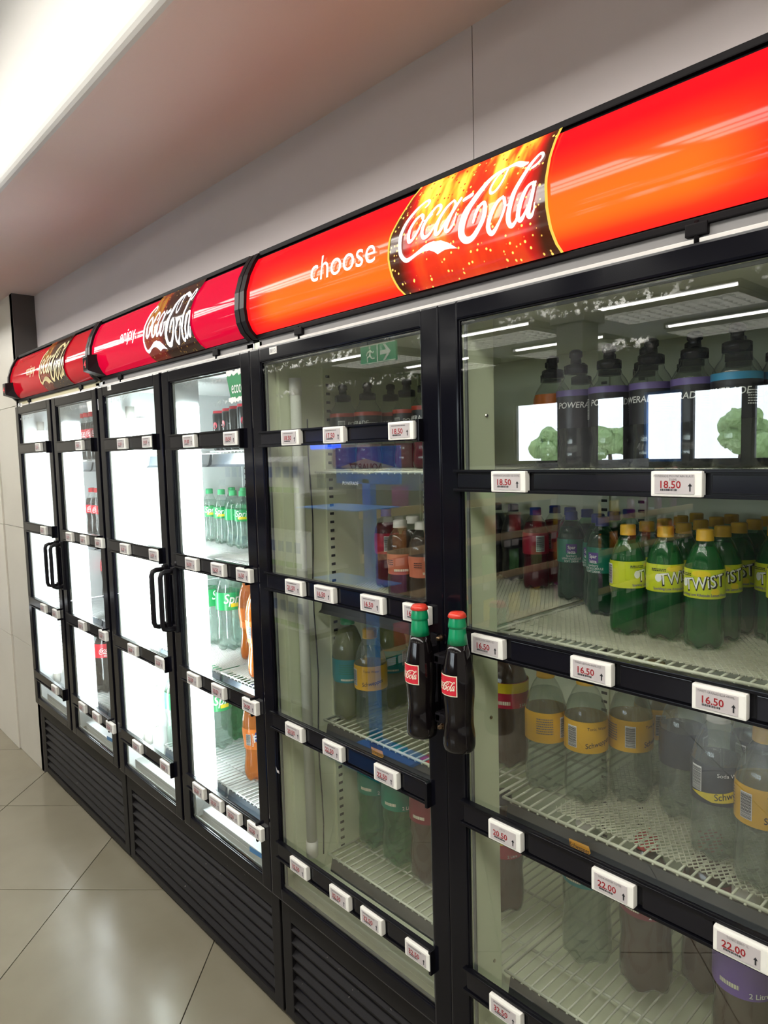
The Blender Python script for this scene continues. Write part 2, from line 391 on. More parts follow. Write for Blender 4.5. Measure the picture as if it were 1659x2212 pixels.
def slice_x(m, step=.005):
    """cut wide flat artwork into upright strips so that it can follow a round label"""
    xs = [v[0] for v in m.v]
    if not xs or len(m.f) > 40: return m
    bm = bmesh.new(); vs = [bm.verts.new(v) for v in m.v]
    for f in m.f:
        try: bm.faces.new([vs[i] for i in f])
        except ValueError: pass
    x = min(xs)+step
    while x < max(xs):
        bmesh.ops.bisect_plane(bm, geom=bm.verts[:]+bm.edges[:]+bm.faces[:], plane_co=(x, 0, 0), plane_no=(1, 0, 0)); x += step
    bm.verts.index_update(); o = MB(); o.add([v.co[:] for v in bm.verts], [[v.index for v in f.verts] for f in bm.faces]); bm.free(); return o
TXT = {}
def text(s, h, shear=0, bold=0, sx=1.0, res=2, align='CENTER'):
    """flat lettering as (verts, faces) in x,z about its centre; cap height about 0.7 h"""
    key = (s, shear, bold, res, align)
    if key not in TXT:
        cu = bpy.data.curves.new('t', 'FONT'); cu.body = s; cu.size = 1; cu.resolution_u = res; cu.align_x = align; cu.shear = shear; cu.offset = bold; cu.fill_mode = 'FRONT'
        ob = bpy.data.objects.new('t', cu); me = bpy.data.meshes.new_from_object(ob)
        TXT[key] = ([tuple(v.co) for v in me.vertices], [tuple(p.vertices) for p in me.polygons])
        bpy.data.objects.remove(ob); bpy.data.curves.remove(cu); bpy.data.meshes.remove(me)
    vs, fs = TXT[key]; m = MB(); m.add([(x*h*sx, 0, (y-.35)*h) for x, y, z in vs], fs); 
    return m
def shift(m, dx=0, dy=0, dz=0): m.v = [(x+dx, y+dy, z+dz) for x, y, z in m.v]; return m
def quad(m, x0, x1, z0, z1, y=0, nx=1):
    vs = []; fs = []
    for i in range(nx+1):
        x = x0+(x1-x0)*i/nx; vs += [(x, y, z0), (x, y, z1)]
    for i in range(nx): fs.append((2*i, 2*i+2, 2*i+3, 2*i+1))
    return m.add(vs, fs)
def cat_rom(pts, k=6):
    out = []
    for i in range(len(pts)-1):
        p0, p1, p2, p3 = pts[max(i-1, 0)], pts[i], pts[i+1], pts[min(i+2, len(pts)-1)]
        for j in range(k):
            t = j/k
            out.append(tuple(.5*((2*b)+(-a+c)*t+(2*a-5*b+4*c-d)*t*t+(-a+3*b-3*c+d)*t**3) for a, b, c, d in zip(p0, p1, p2, p3)))
    out.append(tuple(pts[-1])); return out
def stroke(m, pts, k=6):
    """pts (x, z, width) -> flat ribbon with tapered round ends"""
    q = cat_rom(pts, k); vs = []; n_ = len(q)
    for i, (x, z, w_) in enumerate(q):
        a = q[max(i-1, 0)]; b_ = q[min(i+1, n_-1)]; dx, dz = b_[0]-a[0], b_[1]-a[1]; L = math.hypot(dx, dz) or 1
        nx, nz_ = -dz/L*w_/2, dx/L*w_/2; vs += [(x+nx, 0, z+nz_), (x-nx, 0, z-nz_)]
    m.add(vs, [(2*i, 2*i+1, 2*i+3, 2*i+2) for i in range(n_-1)])
    for e in (0, n_-1):
        x, z, w_ = q[e]; m.add([(x+w_/2*math.cos(t*math.pi/5), 0, z+w_/2*math.sin(t*math.pi/5)) for t in range(10)], [tuple(range(10))])
# the flowing script of the sign, drawn as pen strokes, in sign metres (x right, z up)
def script_strokes():
    def q(x, y): p = on_y(840+x/4.366, 280+y/4.366, -.026); return p.x, p.z
    k = .000195
    S = [
     [(322, 728, 16), (345, 700, 24), (350, 668, 30), (325, 655, 26), (285, 690, 28), (225, 770, 36), (165, 880, 42), (135, 1000, 46), (128, 1100, 46), (143, 1190, 46), (185, 1240, 42), (240, 1215, 32), (310, 1160, 28), (380, 1110, 40), (450, 1090, 60)],
     [(300, 800, 22), (255, 850, 34), (222, 930, 40), (208, 1010, 42), (215, 1062, 42), (250, 1040, 30), (300, 950, 26), (325, 870, 26), (325, 815, 24), (305, 795, 20)],
     [(300, 800, 16), (330, 860, 16), (370, 850, 18), (410, 800, 20)],
     [(462, 800, 24), (485, 750, 34), (475, 710, 30), (440, 720, 26), (390, 800, 36), (350, 900, 42), (335, 980, 42), (355, 1025, 40), (400, 1000, 28), (450, 920, 20), (500, 830, 18)],
     [(600, 665, 22), (545, 730, 32), (500, 830, 40), (470, 920, 42), (465, 985, 40), (495, 980, 34), (550, 890, 26), (600, 790, 22), (625, 700, 24), (605, 665, 22)],
     [(672, 645, 30), (630, 740, 36), (585, 860, 40), (560, 940, 42), (580, 965, 34), (630, 900, 22), (655, 790, 14)],
     [(705, 660, 34), (775, 610, 40)],
     [(1080, 345, 24), (1030, 365, 28), (950, 430, 42), (870, 550, 56), (800, 680, 66), (745, 800, 74), (715, 910, 76), (715, 1000, 72), (750, 1050, 62), (810, 1030, 50), (870, 950, 48), (915, 850, 48), (930, 750, 44), (915, 695, 34), (880, 720, 32), (845, 790, 34), (822, 880, 26)],
     [(1085, 350, 22), (1075, 420, 22), (1045, 510, 24), (1005, 580, 26), (965, 600, 26), (950, 560, 24), (970, 490, 22), (1010, 410, 20), (1060, 355, 20), (1110, 320, 30), (1170, 300, 44), (1230, 312, 50), (1275, 300, 24)],
     [(1095, 640, 24), (1045, 690, 34), (1000, 780, 42), (970, 880, 46), (970, 960, 46), (1000, 985, 42), (1050, 920, 30), (1095, 820, 26), (1120, 720, 26), (1110, 650, 24)],
     [(1095, 640, 16), (1120, 720, 16), (1160, 700, 16), (1200, 620, 18)],
     [(1335, 350, 24), (1380, 310, 24), (1415, 250, 26), (1408, 205, 26), (1375, 205, 28), (1330, 280, 36), (1270, 410, 42), (1215, 550, 46), (1175, 690, 48), (1155, 810, 48), (1160, 890, 46), (1185, 915, 40), (1225, 870, 26), (1260, 780, 18)],
     [(1375, 500, 24), (1330, 540, 32), (1285, 640, 40), (1255, 750, 44), (1248, 840, 42), (1275, 860, 36), (1320, 780, 26), (1360, 670, 24), (1382, 570, 24), (1375, 505, 22)],
     [(1395, 500, 26), (1375, 620, 36), (1350, 750, 40), (1345, 820, 40), (1370, 825, 30), (1395, 770, 18), (1400, 700, 12)],
    ]
    out = [[(*q(x, y), w_*k) for x, y, w_ in s] for s in S]
    poly = [(330, 1140), (380, 1100), (450, 1065), (520, 1052), (590, 1075), (668, 1125), (600, 1128), (550, 1140), (515, 1160), (482, 1182), (455, 1160), (410, 1145), (350, 1160), (290, 1195), (230, 1240), (240, 1210), (290, 1170)]
    out2 = [q(x, y) for x, y in poly]
    xs = [p[0] for s in out for p in s]; zs = [p[1] for s in out for p in s]
    cx, cz, W = (min(xs)+max(xs))/2, (min(zs)+max(zs))/2, max(xs)-min(xs)
    f = lambda x, z: ((x-cx)/W, (z-cz)/W)
    return [[(*f(x, z), w_/W) for x, z, w_ in s] for s in out], [f(*p) for p in out2], (cx, cz, W)
SCR, SWOOSH, (SCX, SCZ, SCW) = script_strokes()
def script(width, k=6, fat=1.0):
    m = MB()
    for s in SCR: stroke(m, [(x*width, z*width, w_*width*fat) for x, z, w_ in s], k)
    bm = bmesh.new(); vs = [bm.verts.new((x*width, 0, z*width)) for x, z in SWOOSH]; bm.faces.new(vs); bmesh.ops.triangulate(bm, faces=bm.faces[:])
    bm.verts.index_update(); m.add([v.co[:] for v in bm.verts], [[v.index for v in f.verts] for f in bm.faces]); bm.free()
    return m

# ------------------------------------------------------------------ the room
ZC = 2.78           # shop ceiling
ZS = 2.335          # soffit over the coolers
slab = struct('floor', MB().box(-8, 4, -7.2, .75, -.1, -.006), 'grout')
tile_me = None
T = .8485; h_ = .6/2-.0016
tm = MB().box(-h_, h_, -h_, h_, -.008, 0, .0012).mesh('tile', 'floor_tile')
cells = []
for i in range(-9, 9):
    for j in range(-12, 12):
        u = -1.908+T*(i+.5); v = -2.32+T*(j+.5); x, y = (u+v)/2, (u-v)/2
        if -6.2 < x < 1.6 and -5.6 < y < .32: cells.append((x, y))
for x, y in cells:
    o = bpy.data.objects.new('tile', tm); C.objects.link(o); o.parent = slab; o.location = (x, y, 0); o.rotation_euler = (0, 0, math.pi/4)
# wall above the coolers in two boards with a joint
wb = struct('wall_back', MB().box(-3.62, 4, .118, .15, 1.84, ZS), 'wall_grey')
xs_ = on_y(1022, 230, .112).x
for a, b_ in ((-3.62, xs_-.001), (xs_+.001, 2.2)): obj('wall_panel', MB().box(a, b_, .112, .118, 1.84, ZS), 'wall_grey', wb)
struct('trim_1', MB().box(-3.66, -3.62, .012, .15, 0, ZS), 'pillar_brown')
# tiled wall beside the far cooler
wl = struct('wall_left', MB().box(-8, -3.66, .02, .15, 0, ZS), 'grout')
zj = [0, .03+.6*1-.005, 1.22, 1.813, ZS]
for a, b_ in ((-4.03, -3.622),):
    for k in range(4): obj('wall_tile', MB().box(a+.001, b_-.001, .012, .022, zj[k]+.0012, zj[k+1]-.0012), 'tile_beige', wl)
for q in range(7):
    a = -4.63-.6*q
    for k in range(4): obj('wall_tile', MB().box(a+.001, a+.599, .004, .022, zj[k]+.0012, zj[k+1]-.0012), 'tile_light', wl)
struct('wall_right', MB().box(-.222, 4, .015, .15, 0, ZS), 'wall_grey')
# soffit with a rounded nose and the white fascia above it
so = MB(); YN = -.368; pr = [(.15, ZS), (YN+.03, ZS)]
for k in range(7): t = math.pi/2*k/6; pr.append((YN+.03-.03*math.sin(t), ZS+.03-.03*math.cos(t)))
pr += [(YN, ZC+.05), (.15, ZC+.05)]
nv = len(pr); so.add([(x, y, z) for x in (-8, 4) for y, z in pr], [(i, (i+1) % nv, (i+1) % nv+nv, i+nv) for i in range(nv)] + [tuple(range(nv)), tuple(range(2*nv-1, nv-1, -1))])
MATS['soffit_fascia'] = MATS['white_paint']
struct('ceiling_soffit', so, 'soffit')
bpy.data.objects['ceiling_soffit'].data.materials.append(MATS['white_paint'])
for p in bpy.data.objects['ceiling_soffit'].data.polygons:
    c = p.center
    if c.y < YN+.02: p.material_index = 1
    p.use_smooth = False
struct('ceiling', MB().box(-8, 4, -7.2, YN, ZC, ZC+.1), 'ceiling_tile')
struct('wall_far_side', MB().box(-8.1, -8, -7.2, .15, 0, ZC+.05), 'tile_light')
struct('wall_near_side', MB().box(4, 4.1, -7.2, .15, 0, ZC+.05), 'white_paint')
# shop front with windows, behind the photographer, mirrored in the doors
YW = -7.0
wins = [(-5.97, -5.16), (-4.87, -4.30), (-4.06, -3.58), (-3.50, -2.92), (-2.84, -2.1), (-1.9, -1.1), (-.9, 0.0)]
ww = MB(); ww.box(-8, 4, YW-.12, YW, 0, 1.36); ww.box(-8, 4, YW-.12, YW, 2.19, ZC+.05)
ex = [-8]+[v for a in wins for v in a]+[4]
for k in range(0, len(ex), 2): ww.box(ex[k], ex[k+1], YW-.12, YW, 1.36, 2.19)
struct('wall_front', ww, 'dark_metal')
for k, (a, b_) in enumerate(wins):
    wn_ = struct(f'window_{k+1}', MB().box(a, b_, YW-.07, YW-.06, 1.36, 2.19), 'window_glass')
    fr = MB()
    for q in ((a, a+.03, 1.36, 2.19), (b_-.03, b_, 1.36, 2.19), (a, b_, 1.36, 1.39), (a, b_, 2.16, 2.19)): fr.box(q[0], q[1], YW-.08, YW-.03, q[2], q[3])
    obj('window_frame', fr, 'stand_blue' if k == 2 else 'dark_metal', wn_)
    ld = bpy.data.lights.new('portal', 'AREA'); ld.shape = 'RECTANGLE'; ld.size = b_-a; ld.size_y = .83; ld.cycles.is_portal = True
    lo = bpy.data.objects.new('window_daylight', ld); C.objects.link(lo); lo.location = ((a+b_)/2, YW-.14, 1.775); lo.rotation_euler = (math.pi/2, 0, 0)
struct('pavement_outside', MB().box(-40, 12, -60, -7.2, -.1, -.02), 'tile_beige')
def tree(x, y, h, r, seed, label):
    t = thing('leafy_tree', label, 'tree', (x, y, -.02), 'trees outside the shop windows'); rn = random.Random(seed)
    obj('trunk', MB().tube([(0, 0, 0), (.05, 0, h*.35), (.0, .05, h*.62)], [.14, .11, .07], 8), 'bark', t, True)
    bm = bmesh.new()
    for q in range(14):
        a, b_, cc = rn.uniform(0, 6.28), rn.uniform(0, r*.75), h*.62+rn.uniform(-.35, .75)*r
        mt = Matrix.Translation((b_*math.cos(a), b_*math.sin(a), cc)); bmesh.ops.create_icosphere(bm, subdivisions=3, radius=r*rn.uniform(.35, .5), matrix=mt)
    for v in bm.verts: v.co += Vector((rn.uniform(-1, 1), rn.uniform(-1, 1), rn.uniform(-1, 1)))*r*.05
    me = bpy.data.meshes.new('crown'); bm.to_mesh(me); bm.free(); me.materials.append(MATS['foliage']); obj('crown', me, None, t, True)
for k, (x, y, h, r) in enumerate(((-17.5, -30, 2.5, 1.0), (-12.6, -33, 3.2, 1.2), (-9.6, -28, 2.0, .8), (-21.5, -31, 2.4, 1.1), (-6.2, -32, 2.6, 1.1))):
    tree(x, y, h, r, k, ['round leafy tree outside the shop, thick and low', 'tallest leafy tree outside the shop windows', 'smallest leafy tree outside the shop windows', 'leafy tree at the far end of the pavement', 'leafy tree opposite the end of the shop front'][k])

# ceiling fittings: open louvre troffers with three tubes each
def troffer(louvre):
    t = thing('ceiling_light', 'three tube louvre ceiling light let into the shop ceiling', 'ceiling light', (0, 0, 0), 'shop ceiling lights')
    m = MB(); m.box(-.6, .6, -.3, .3, .055, .06); m.box(-.62, .62, -.32, -.3, .04, .06); m.box(-.62, .62, .3, .32, .04, .06); m.box(-.62, -.6, -.32, .32, .0, .06); m.box(.6, .62, -.32, .32, .0, .06)
    obj('housing', m, 'shelf_metal', t, True)
    for y in (-.2, 0, .2):
        pr_ = [(y+.066*math.cos(math.pi*k/8), .04-.030*math.sin(math.pi*k/8)) for k in range(9)]; n_ = len(pr_)
        obj('diffuser_lens', MB().add([(x, a, b_) for x in (-.6, .6) for a, b_ in pr_], [(i, i+n_, i+n_+1, i+1) for i in range(n_-1)]+[tuple(range(n_)), tuple(range(2*n_-1, n_-1, -1))], True), 'tube_room', t, True)
    if louvre:
        m = MB()
        for k in range(13): m.box(-.6+.1*k-.0015, -.6+.1*k+.0015, -.3, .3, -.035, .01)
        for k in range(7): m.box(-.6, .6, -.3+.1*k-.0015, -.3+.1*k+.0015, -.035, .01)
        obj('louvre', m, 'louvre_metal', t, True)
    return t
TR = {}
for y, lb in ((-1.2, 'three tube ceiling light over the cooler aisle'), (-3.56, 'three tube ceiling light in line with the square column'), (-4.95, 'three tube ceiling light over the middle of the shop'), (-6.3, 'three tube ceiling light next to the shop front windows')):  # aisle row is added out of view to brighten the aisle and fascia
    for x in ([-6.5, -4.6, -2.7, -.8, 1.1, 2.9] if y < -1.5 else [-6.9+1.3*q for q in range(8)]):
        kd = y < -1.5; zz = ZC-.06
        if kd not in TR: TR[kd] = o = troffer(kd); o.location = (x, y, zz)
        else: o = dup(TR[kd], (x, y, zz))
        o['label'] = lb; o['group'] = lb.replace('three tube ceiling light', 'lights')

# ------------------------------------------------------------------ coolers
GX = [(-3.556, -3.138), (-3.026, -2.615), (-2.505, -2.085), (-1.979, -1.566), (-1.473, -.921), (-.829, -.277)]
GZ0, GZ1 = .405, 1.767
FRW = .046
COOL = [
 dict(doors=(0, 1), x0=-3.606, x1=-2.562, liner='liner_white', wire='wire_white', mesh='mesh_white', lip='lip_grey', glass='glass_lit', tube='tube_far', face='signface_far', rail='top_rail_cream',
      label='dark framed drinks cooler lit white inside, standing against the tiled wall'),
 dict(doors=(2, 3), x0=-2.558, x1=-1.520, liner='liner_white', wire='wire_white', mesh='mesh_white', lip='lip_grey', glass='glass_lit', tube='tube_mid', face='signface_mid', rail='top_rail',
      label='brightly lit two door drinks cooler with D handles between two other coolers'),
 dict(doors=(4, 5), x0=-1.516, x1=-.228, liner='liner_dim', wire='wire_cream', mesh='mesh_cream', lip='lip_dark', glass='glass_near', tube='tube_dead', face='signface_near', rail='top_rail',
      label='unlit wide drinks cooler with glowing header and bottle shaped handles'),
]
SHELF_Z = {0: (1.545, 1.20, .84, .44), 1: (1.545, 1.20, .84, .44), 2: (1.56, 1.21, .83, .44), 3: (1.56, 1.21, .83, .44), 4: (1.495, 1.172, .822, .44), 5: (1.495, 1.172, .822, .44)}
MESHED = {(4, 0), (4, 1), (5, 0), (5, 1), (5, 2), (3, 1), (3, 2), (1, 1), (1, 2), (2, 2)}
YB = .66
# price tags: door -> rows -> (u, v, price, title)
G = None
TAGS = {
 0: [[(80, 966, '21.50')], [(91, 1146, '16.50')], [(91, 1314, '22.50'), (117, 1326, '22.50')], [(115, 1490, '22.50')]],
 1: [[(168, 962, '19.00')], [(147, 1160, '16.50'), (178, 1166, '16.50'), (211, 1173, '16.50')], [(174, 1353, '20.50'), (219, 1372, '22.50')], [(175, 1530, '22.50'), (205, 1550, '22.50'), (235, 1570, '22.50')]],
 2: [[(260, 958, '21.50'), (315, 955, '19.00')], [(266, 1186, '16.50'), (330, 1199, '16.50')], [(283, 1404, '20.50'), (343, 1433, '22.50')], [(293, 1615, '22.50'), (354, 1657, '20.50')]],
 3: [[(405, 952, '19.00'), (495, 948, '18.50')], [(410, 1218, '16.50'), (467, 1230, '16.50'), (523, 1245, '16.50')], [(414, 1470, '23.50'), (468, 1494, '20.50'), (536, 1526, '24.00')], [(426, 1710, '22.50'), (463, 1736, '20.50'), (501, 1763, '20.50'), (547, 1797, '22.50')]],
 4: [[(624, 944, '18.50'), (717, 940, '17.50'), (863, 931, '18.50')], [(632, 1268, '21.50'), (697, 1284, '16.50'), (800, 1307, '16.50'), (895, 1328, '16.50')], [(632, 1582, '20.50'), (715, 1622, '22.50'), (830, 1680, '22.50')], [(642, 1875, '32.50'), (730, 1941, '32.50'), (799, 1993, '32.50'), (899, 2065, '32.50')]],
 5: [[(1095, 1041, '18.50', 'POWERADE JAGGED ICE 500ML'), (1458, 1045, '18.50', 'POWERADE MOUNTAIN BLAST\n500ML')], [(1049, 1394, '16.50', 'CREME SODA 440ML PET'), (1273, 1451, '16.50', 'TWIST LEMON 440ML PET'), (1550, 1521, '16.50', 'TWIST GRANADILLA 440ML')], [(1087, 1806, '20.50', 'LITE 2L'), (1320, 1919, '22.00', 'SODA WATER 1 LITER'), (1597, 2056, '22.00', 'TONIC ZERO 1L')], [(1088, 2190, '32.50')]],
}
YT = -.016      # plane of the ticket strips' fronts
STRIP_Z = {}
for d, rows in TAGS.items():
    for r, lst in enumerate(rows): STRIP_Z[d, r] = sum(on_y(t[0], t[1], YT-.012).z for t in lst)/len(lst)

def prof_y(z):
    """front of the header: a shallow outward curve"""
    pts = [(1.830, .004), (1.848, -.016), (1.87, -.026), (1.90, -.030), (1.94, -.027), (1.98, -.014), (2.01, .002), (2.035, .020)]
    if z <= pts[0][0]: return pts[0][1]
    for (a, ya), (b_, yb) in zip(pts, pts[1:]):
        if z <= b_: return ya+(yb-ya)*(z-a)/(b_-a)
    return pts[-1][1]
ZP = [1.830, 1.837, 1.847, 1.857, 1.87, 1.885, 1.90, 1.92, 1.94, 1.96, 1.98, 1.995, 2.01, 2.022, 2.035]
def wrap_header(m, off): m.v = [(x, prof_y(z)-off+y, z) for x, y, z in m.v]; return m
def sheet(x0, x1, off, zs=ZP):
    m = MB(); vs = []
    for z in zs: vs += [(x0, prof_y(z)-off, z), (x1, prof_y(z)-off, z)]
    return m.add(vs, [(2*i, 2*i+1, 2*i+3, 2*i+2) for i in range(len(zs)-1)], True)
def decal(left, right, off, n_=18):
    """printed patch between two upright edge curves (x, z)"""
    def xa(c, z):
        for (xa_, za), (xb, zb) in zip(c, c[1:]):
            if min(za, zb) <= z <= max(za, zb): return xa_+(xb-xa_)*(z-za)/((zb-za) or 1)
        return c[0][0] if abs(z-c[0][1]) < abs(z-c[-1][1]) else c[-1][0]
    m = MB(); vs = []
    zs = [1.836+(2.031-1.836)*i/n_ for i in range(n_+1)]
    for z in zs:
        a, b_ = xa(left, z), xa(right, z)
        for k in range(7): vs.append((a+(b_-a)*k/6, prof_y(z)-off, z))
    return m.add(vs, [(7*i+k, 7*i+k+1, 7*(i+1)+k+1, 7*(i+1)+k) for i in range(n_) for k in range(6)], True)
def px(c): return sorted([(p.x, p.z) for p in (on_y(u, v, -.022) for u, v in c)], key=lambda q: -q[1])
def smooth_curve(c):
    q = cat_rom([(x, z) for x, z in c], 5); return q

def build_cooler(ci, c):
    x0, x1 = c['x0'], c['x1']; xm = (x0+x1)/2
    t = thing('drinks_cooler', c['label'], 'cooler', (xm, .3, 0), 'row of drinks coolers')
    d0, d1 = c['doors']; L, Rr = GX[d0][0]-.012, GX[d1][1]+.012
    # cabinet shell
    for a, b_ in ((x0, L), (Rr, x1)): obj('side_panel', MB().box(a, b_, .004, .70, .36, 1.82), c['liner'], t)
    obj('back_panel', MB().box(L, Rr, YB, .70, .36, 1.82), c['liner'], t)
    obj('top_panel', MB().box(L, Rr, .034, YB, 1.785, 1.82), c['liner'], t)
    obj('base_panel', MB().box(L, Rr, .034, YB, .36, .395), c['liner'], t)
    # drain channel step at the foot of the opening
    obj('sill', MB().box(L, Rr, .034, .115, .395, .412, .003), c['liner'], t)
    # centre post with lamp cover
    mx_ = (GX[d0][1]+GX[d1][0])/2
    po = obj('centre_post', MB().box(mx_-.046, mx_+.046, .004, .09, .395, 1.785, .002), 'mullion_dim' if ci == 2 else c['liner'], t)
    sc = MB()
    for z in (.55, 1.0, 1.62): sc.lathe([(0.0001, 0), (.005, 0), (.005, .002)], 10)
    sc = MB()
    for z in (.52, 1.02, 1.60):
        sc.add([(mx_+.0465, .066+.004*math.cos(k*math.pi/4), z+.004*math.sin(k*math.pi/4)) for k in range(8)] + [(mx_+.0485, .066+.003*math.cos(k*math.pi/4), z+.003*math.sin(k*math.pi/4)) for k in range(8)],
               [(k, (k+1) % 8, (k+1) % 8+8, k+8) for k in range(8)]+[tuple(range(8, 16))])
    obj('screw', sc, 'chrome', po)
    # lamp tubes: one on each side wall, one behind the centre post
    def lamp(x, y, z0=.50, z1=1.70, r=.014, mat=c['tube']):
        o = obj('lamp_tube', MB().tube([(x, y, z0), (x, y, z1)], r, 14), mat, t)
        e = MB(); e.lathe([(r+.002, z0-.03), (r+.002, z0+.012)], 14, (x, y, 0)); e.lathe([(r+.002, z1-.012), (r+.002, z1+.03)], 14, (x, y, 0))
        obj('lamp_socket', e, 'tag_white', o)
    lamp(L+.035, .075)
    if ci == 2: lamp(mx_, .106, .5, 1.7, .011)
    else:
        for sg in (-1, 1):
            xc = mx_+sg*.0465; cv_ = obj('lamp_cover', MB().box(min(xc, xc+sg*.004), max(xc, xc+sg*.004), .016, .086, .47, 1.70, .001), 'cover_mid' if ci == 1 else 'cover_far', po)
    if ci == 2:
        o = obj('lamp_backing', MB().box(L, L+.014, .04, .11, .43, 1.76, .002), 'mullion_dim', t)
        cb = MB().tube([(L+.01, .13+.004*math.sin(q*1.3), .44+q*.085) for q in range(15)], .0018, 6); obj('lamp_cable', cb, 'slot_dark', t)
    else:
        # ribbed diffuser cover beside the tube
        m = MB()
        for q in range(60): m.box(L+.002, L+.012, .105, .135, .5+q*.02, .5+q*.02+.012)
        obj('ribbed_cover', m, 'tag_white', t)
    # slotted uprights on side wall and back wall
    sl_mb = lambda fx: fx
    for yy in (.199, .56):
        u_ = obj('slotted_upright', MB().box(L, L+.006, yy-.013, yy+.013, .41, 1.77), c['liner'], t)
        s = MB()
        for q in range(58): s.box(L+.0055, L+.0068, yy-.004, yy+.009, .43+q*.023, .43+q*.023+.007)
        obj('slot_row', s, 'slot_dark', u_)
    for xx in (mx_-.05, mx_+.05, Rr-.06):
        u_ = obj('slotted_upright', MB().box(xx-.013, xx+.013, YB-.006, YB, .41, 1.77), c['liner'], t)
        s = MB()
        for q in range(58): s.box(xx-.008, xx+.008, YB-.0068, YB-.0055, .43+q*.023, .43+q*.023+.007)
        obj('slot_row', s, 'slot_dark', u_)
    # shelves
    for d in (d0, d1):
        a, b_ = GX[d][0]+.004, GX[d][1]-.004
        if d == d0: b_ = mx_-.004
        else: a = mx_+.004 if ci != 2 else mx_+.012
        for k, z in enumerate(SHELF_Z[d]):
            sh = obj('shelf', MB().tube([(a, .64, z-.004), (a, .145, z-.004), (b_, .145, z-.004), (b_, .64, z-.004)], .0035, 6), c['wire'], t)
            m = MB(); nb = int((b_-a)/.0215)
            for q in range(1, nb):
                x = a+(b_-a)*q/nb; m.tube([(x, .64, z-.003), (x, .148, z-.003), (x, .142, z-.008)], .0024, 5)
            for y in (.24, .40, .56): m.tube([(a, y, z-.0075), (b_, y, z-.0075)], .003, 6)
            o = obj('wire_grid', m, c['wire'], sh); o['kind'] = 'stuff'
            lip = MB(); vs = []
            pr_ = [(.128, z-.052), (.138, z-.045), (.146, z-.012), (.152, z-.012), (.152, z-.052)]
            xa0 = a+.012
            nn = len(pr_); lip.add([(x, y, zz) for x in (xa0, b_) for y, zz in pr_], [(i, (i+1) % nn, (i+1) % nn+nn, i+nn) for i in range(nn)]+[tuple(range(nn-1, -1, -1)), tuple(range(nn, 2*nn))])
            if (d, k) not in ((4, 0), (5, 0)): obj('front_rail', lip, c['lip'], sh)
            if ci == 2 and k == 2:
                uv = (816, 1626) if d == 4 else (1253, 1830); p = on_y(*uv, .130)
                W_ = .046; m = MB().add([(p.x-W_/2, .1285, p.z+.009), (p.x-W_/2+.004, .1285, p.z-.010), (p.x+W_/2-.008, .1285, p.z-.010), (p.x+W_/2, .1285, p.z-.002), (p.x+W_/2-.004, .1285, p.z+.010)], [(0, 1, 2, 3, 4)])
                obj('shelf_sticker', m, 'sticker_orange', sh)
                obj('sticker_lettering', shift(text('Schweppes', .013, .25, 0, .72), p.x-.001, .1278, p.z), 'ink_black', sh)
            if (d, k) == (4, 0):
                p = on_y(757, 1044, .14); obj('shelf_lettering', shift(text('POWERADE', .012, .15, .01, .95), p.x, .139, p.z), 'white_ink', sh)
                obj('clear_rail', MB().box(a+.01, b_, .140, .142, z-.045, z-.004), 'pet', sh)
            if (d, k) in MESHED:
                m = MB(); cw, ch = .0108, .0082
                xa1 = a+.004
                if (d, k) == (5, 2): xa1 = a+.11
                if (d, k) == (5, 0): xa1 = a+.10
                nx, ny = int((b_-.004-xa1)/cw), int(.43/ch); r_ = .0009
                for i in range(nx):
                    for j in range(ny):
                        x = xa1+i*cw; y = .165+j*ch; s_ = 1 if j % 2 == 0 else -1
                        for sg in (-1, 1):
                            p0 = (x+(cw/2 if s_ < 0 else 0), y); 
                            xs0 = x+cw/2 if s_ > 0 else x; xs1 = xs0+sg*cw/2
                            yy0, yy1 = y, y+ch
                            m.add([(xs0-r_, yy0, z), (xs0+r_, yy0, z), (xs1+r_, yy1, z), (xs1-r_, yy1, z), (xs0-r_, yy0, z+.0022), (xs0+r_, yy0, z+.0022), (xs1+r_, yy1, z+.0022), (xs1-r_, yy1, z+.0022)],
                                  [(4, 5, 6, 7), (0, 1, 5, 4), (1, 2, 6, 5), (3, 0, 4, 7)])
                o = obj('plastic_netting', m, c['mesh'], sh); o['kind'] = 'stuff'
    # doors
    for d in (d0, d1):
        a, b_ = GX[d]; oa, ob = a-FRW, b_+FRW; z0, z1 = GZ0-.034, GZ1+.034
        fr = MB(); fr.box(oa, a, -.012, .003, z0, z1, .004); fr.box(b_, ob, -.012, .003, z0, z1, .004)
        fr.box(a-.002, b_+.002, -.0118, .003, z0, GZ0, .004); fr.box(a-.002, b_+.002, -.0118, .003, GZ1, z1, .004)
        do = obj('door', fr, 'black_frame', t)
        li = MB(); q = .003
        for (p0, p1, r0, r1) in ((a-.001, a+q, GZ0, GZ1), (b_-q, b_+.001, GZ0, GZ1), (a, b_, GZ0-.001, GZ0+q), (a, b_, GZ1-q, GZ1+.001)): li.box(p0, p1, -.0085, -.004, r0, r1, .0012)
        obj('glazing_bead', li, 'black_frame', do)
        obj('glass_pane', MB().box(a, b_, -.0055, -.0045, GZ0, GZ1), c['glass'], do)
        ga = MB()
        for (p0, p1, r0, r1) in ((a+q+.003, a+q+.008, GZ0, GZ1), (b_-q-.008, b_-q-.003, GZ0, GZ1), (a, b_, GZ0+q, GZ0+q+.005), (a, b_, GZ1-q-.005, GZ1-q)): ga.box(p0, p1, -.001, .003, r0, r1)
        obj('spacer_bar', ga, 'gasket', do)
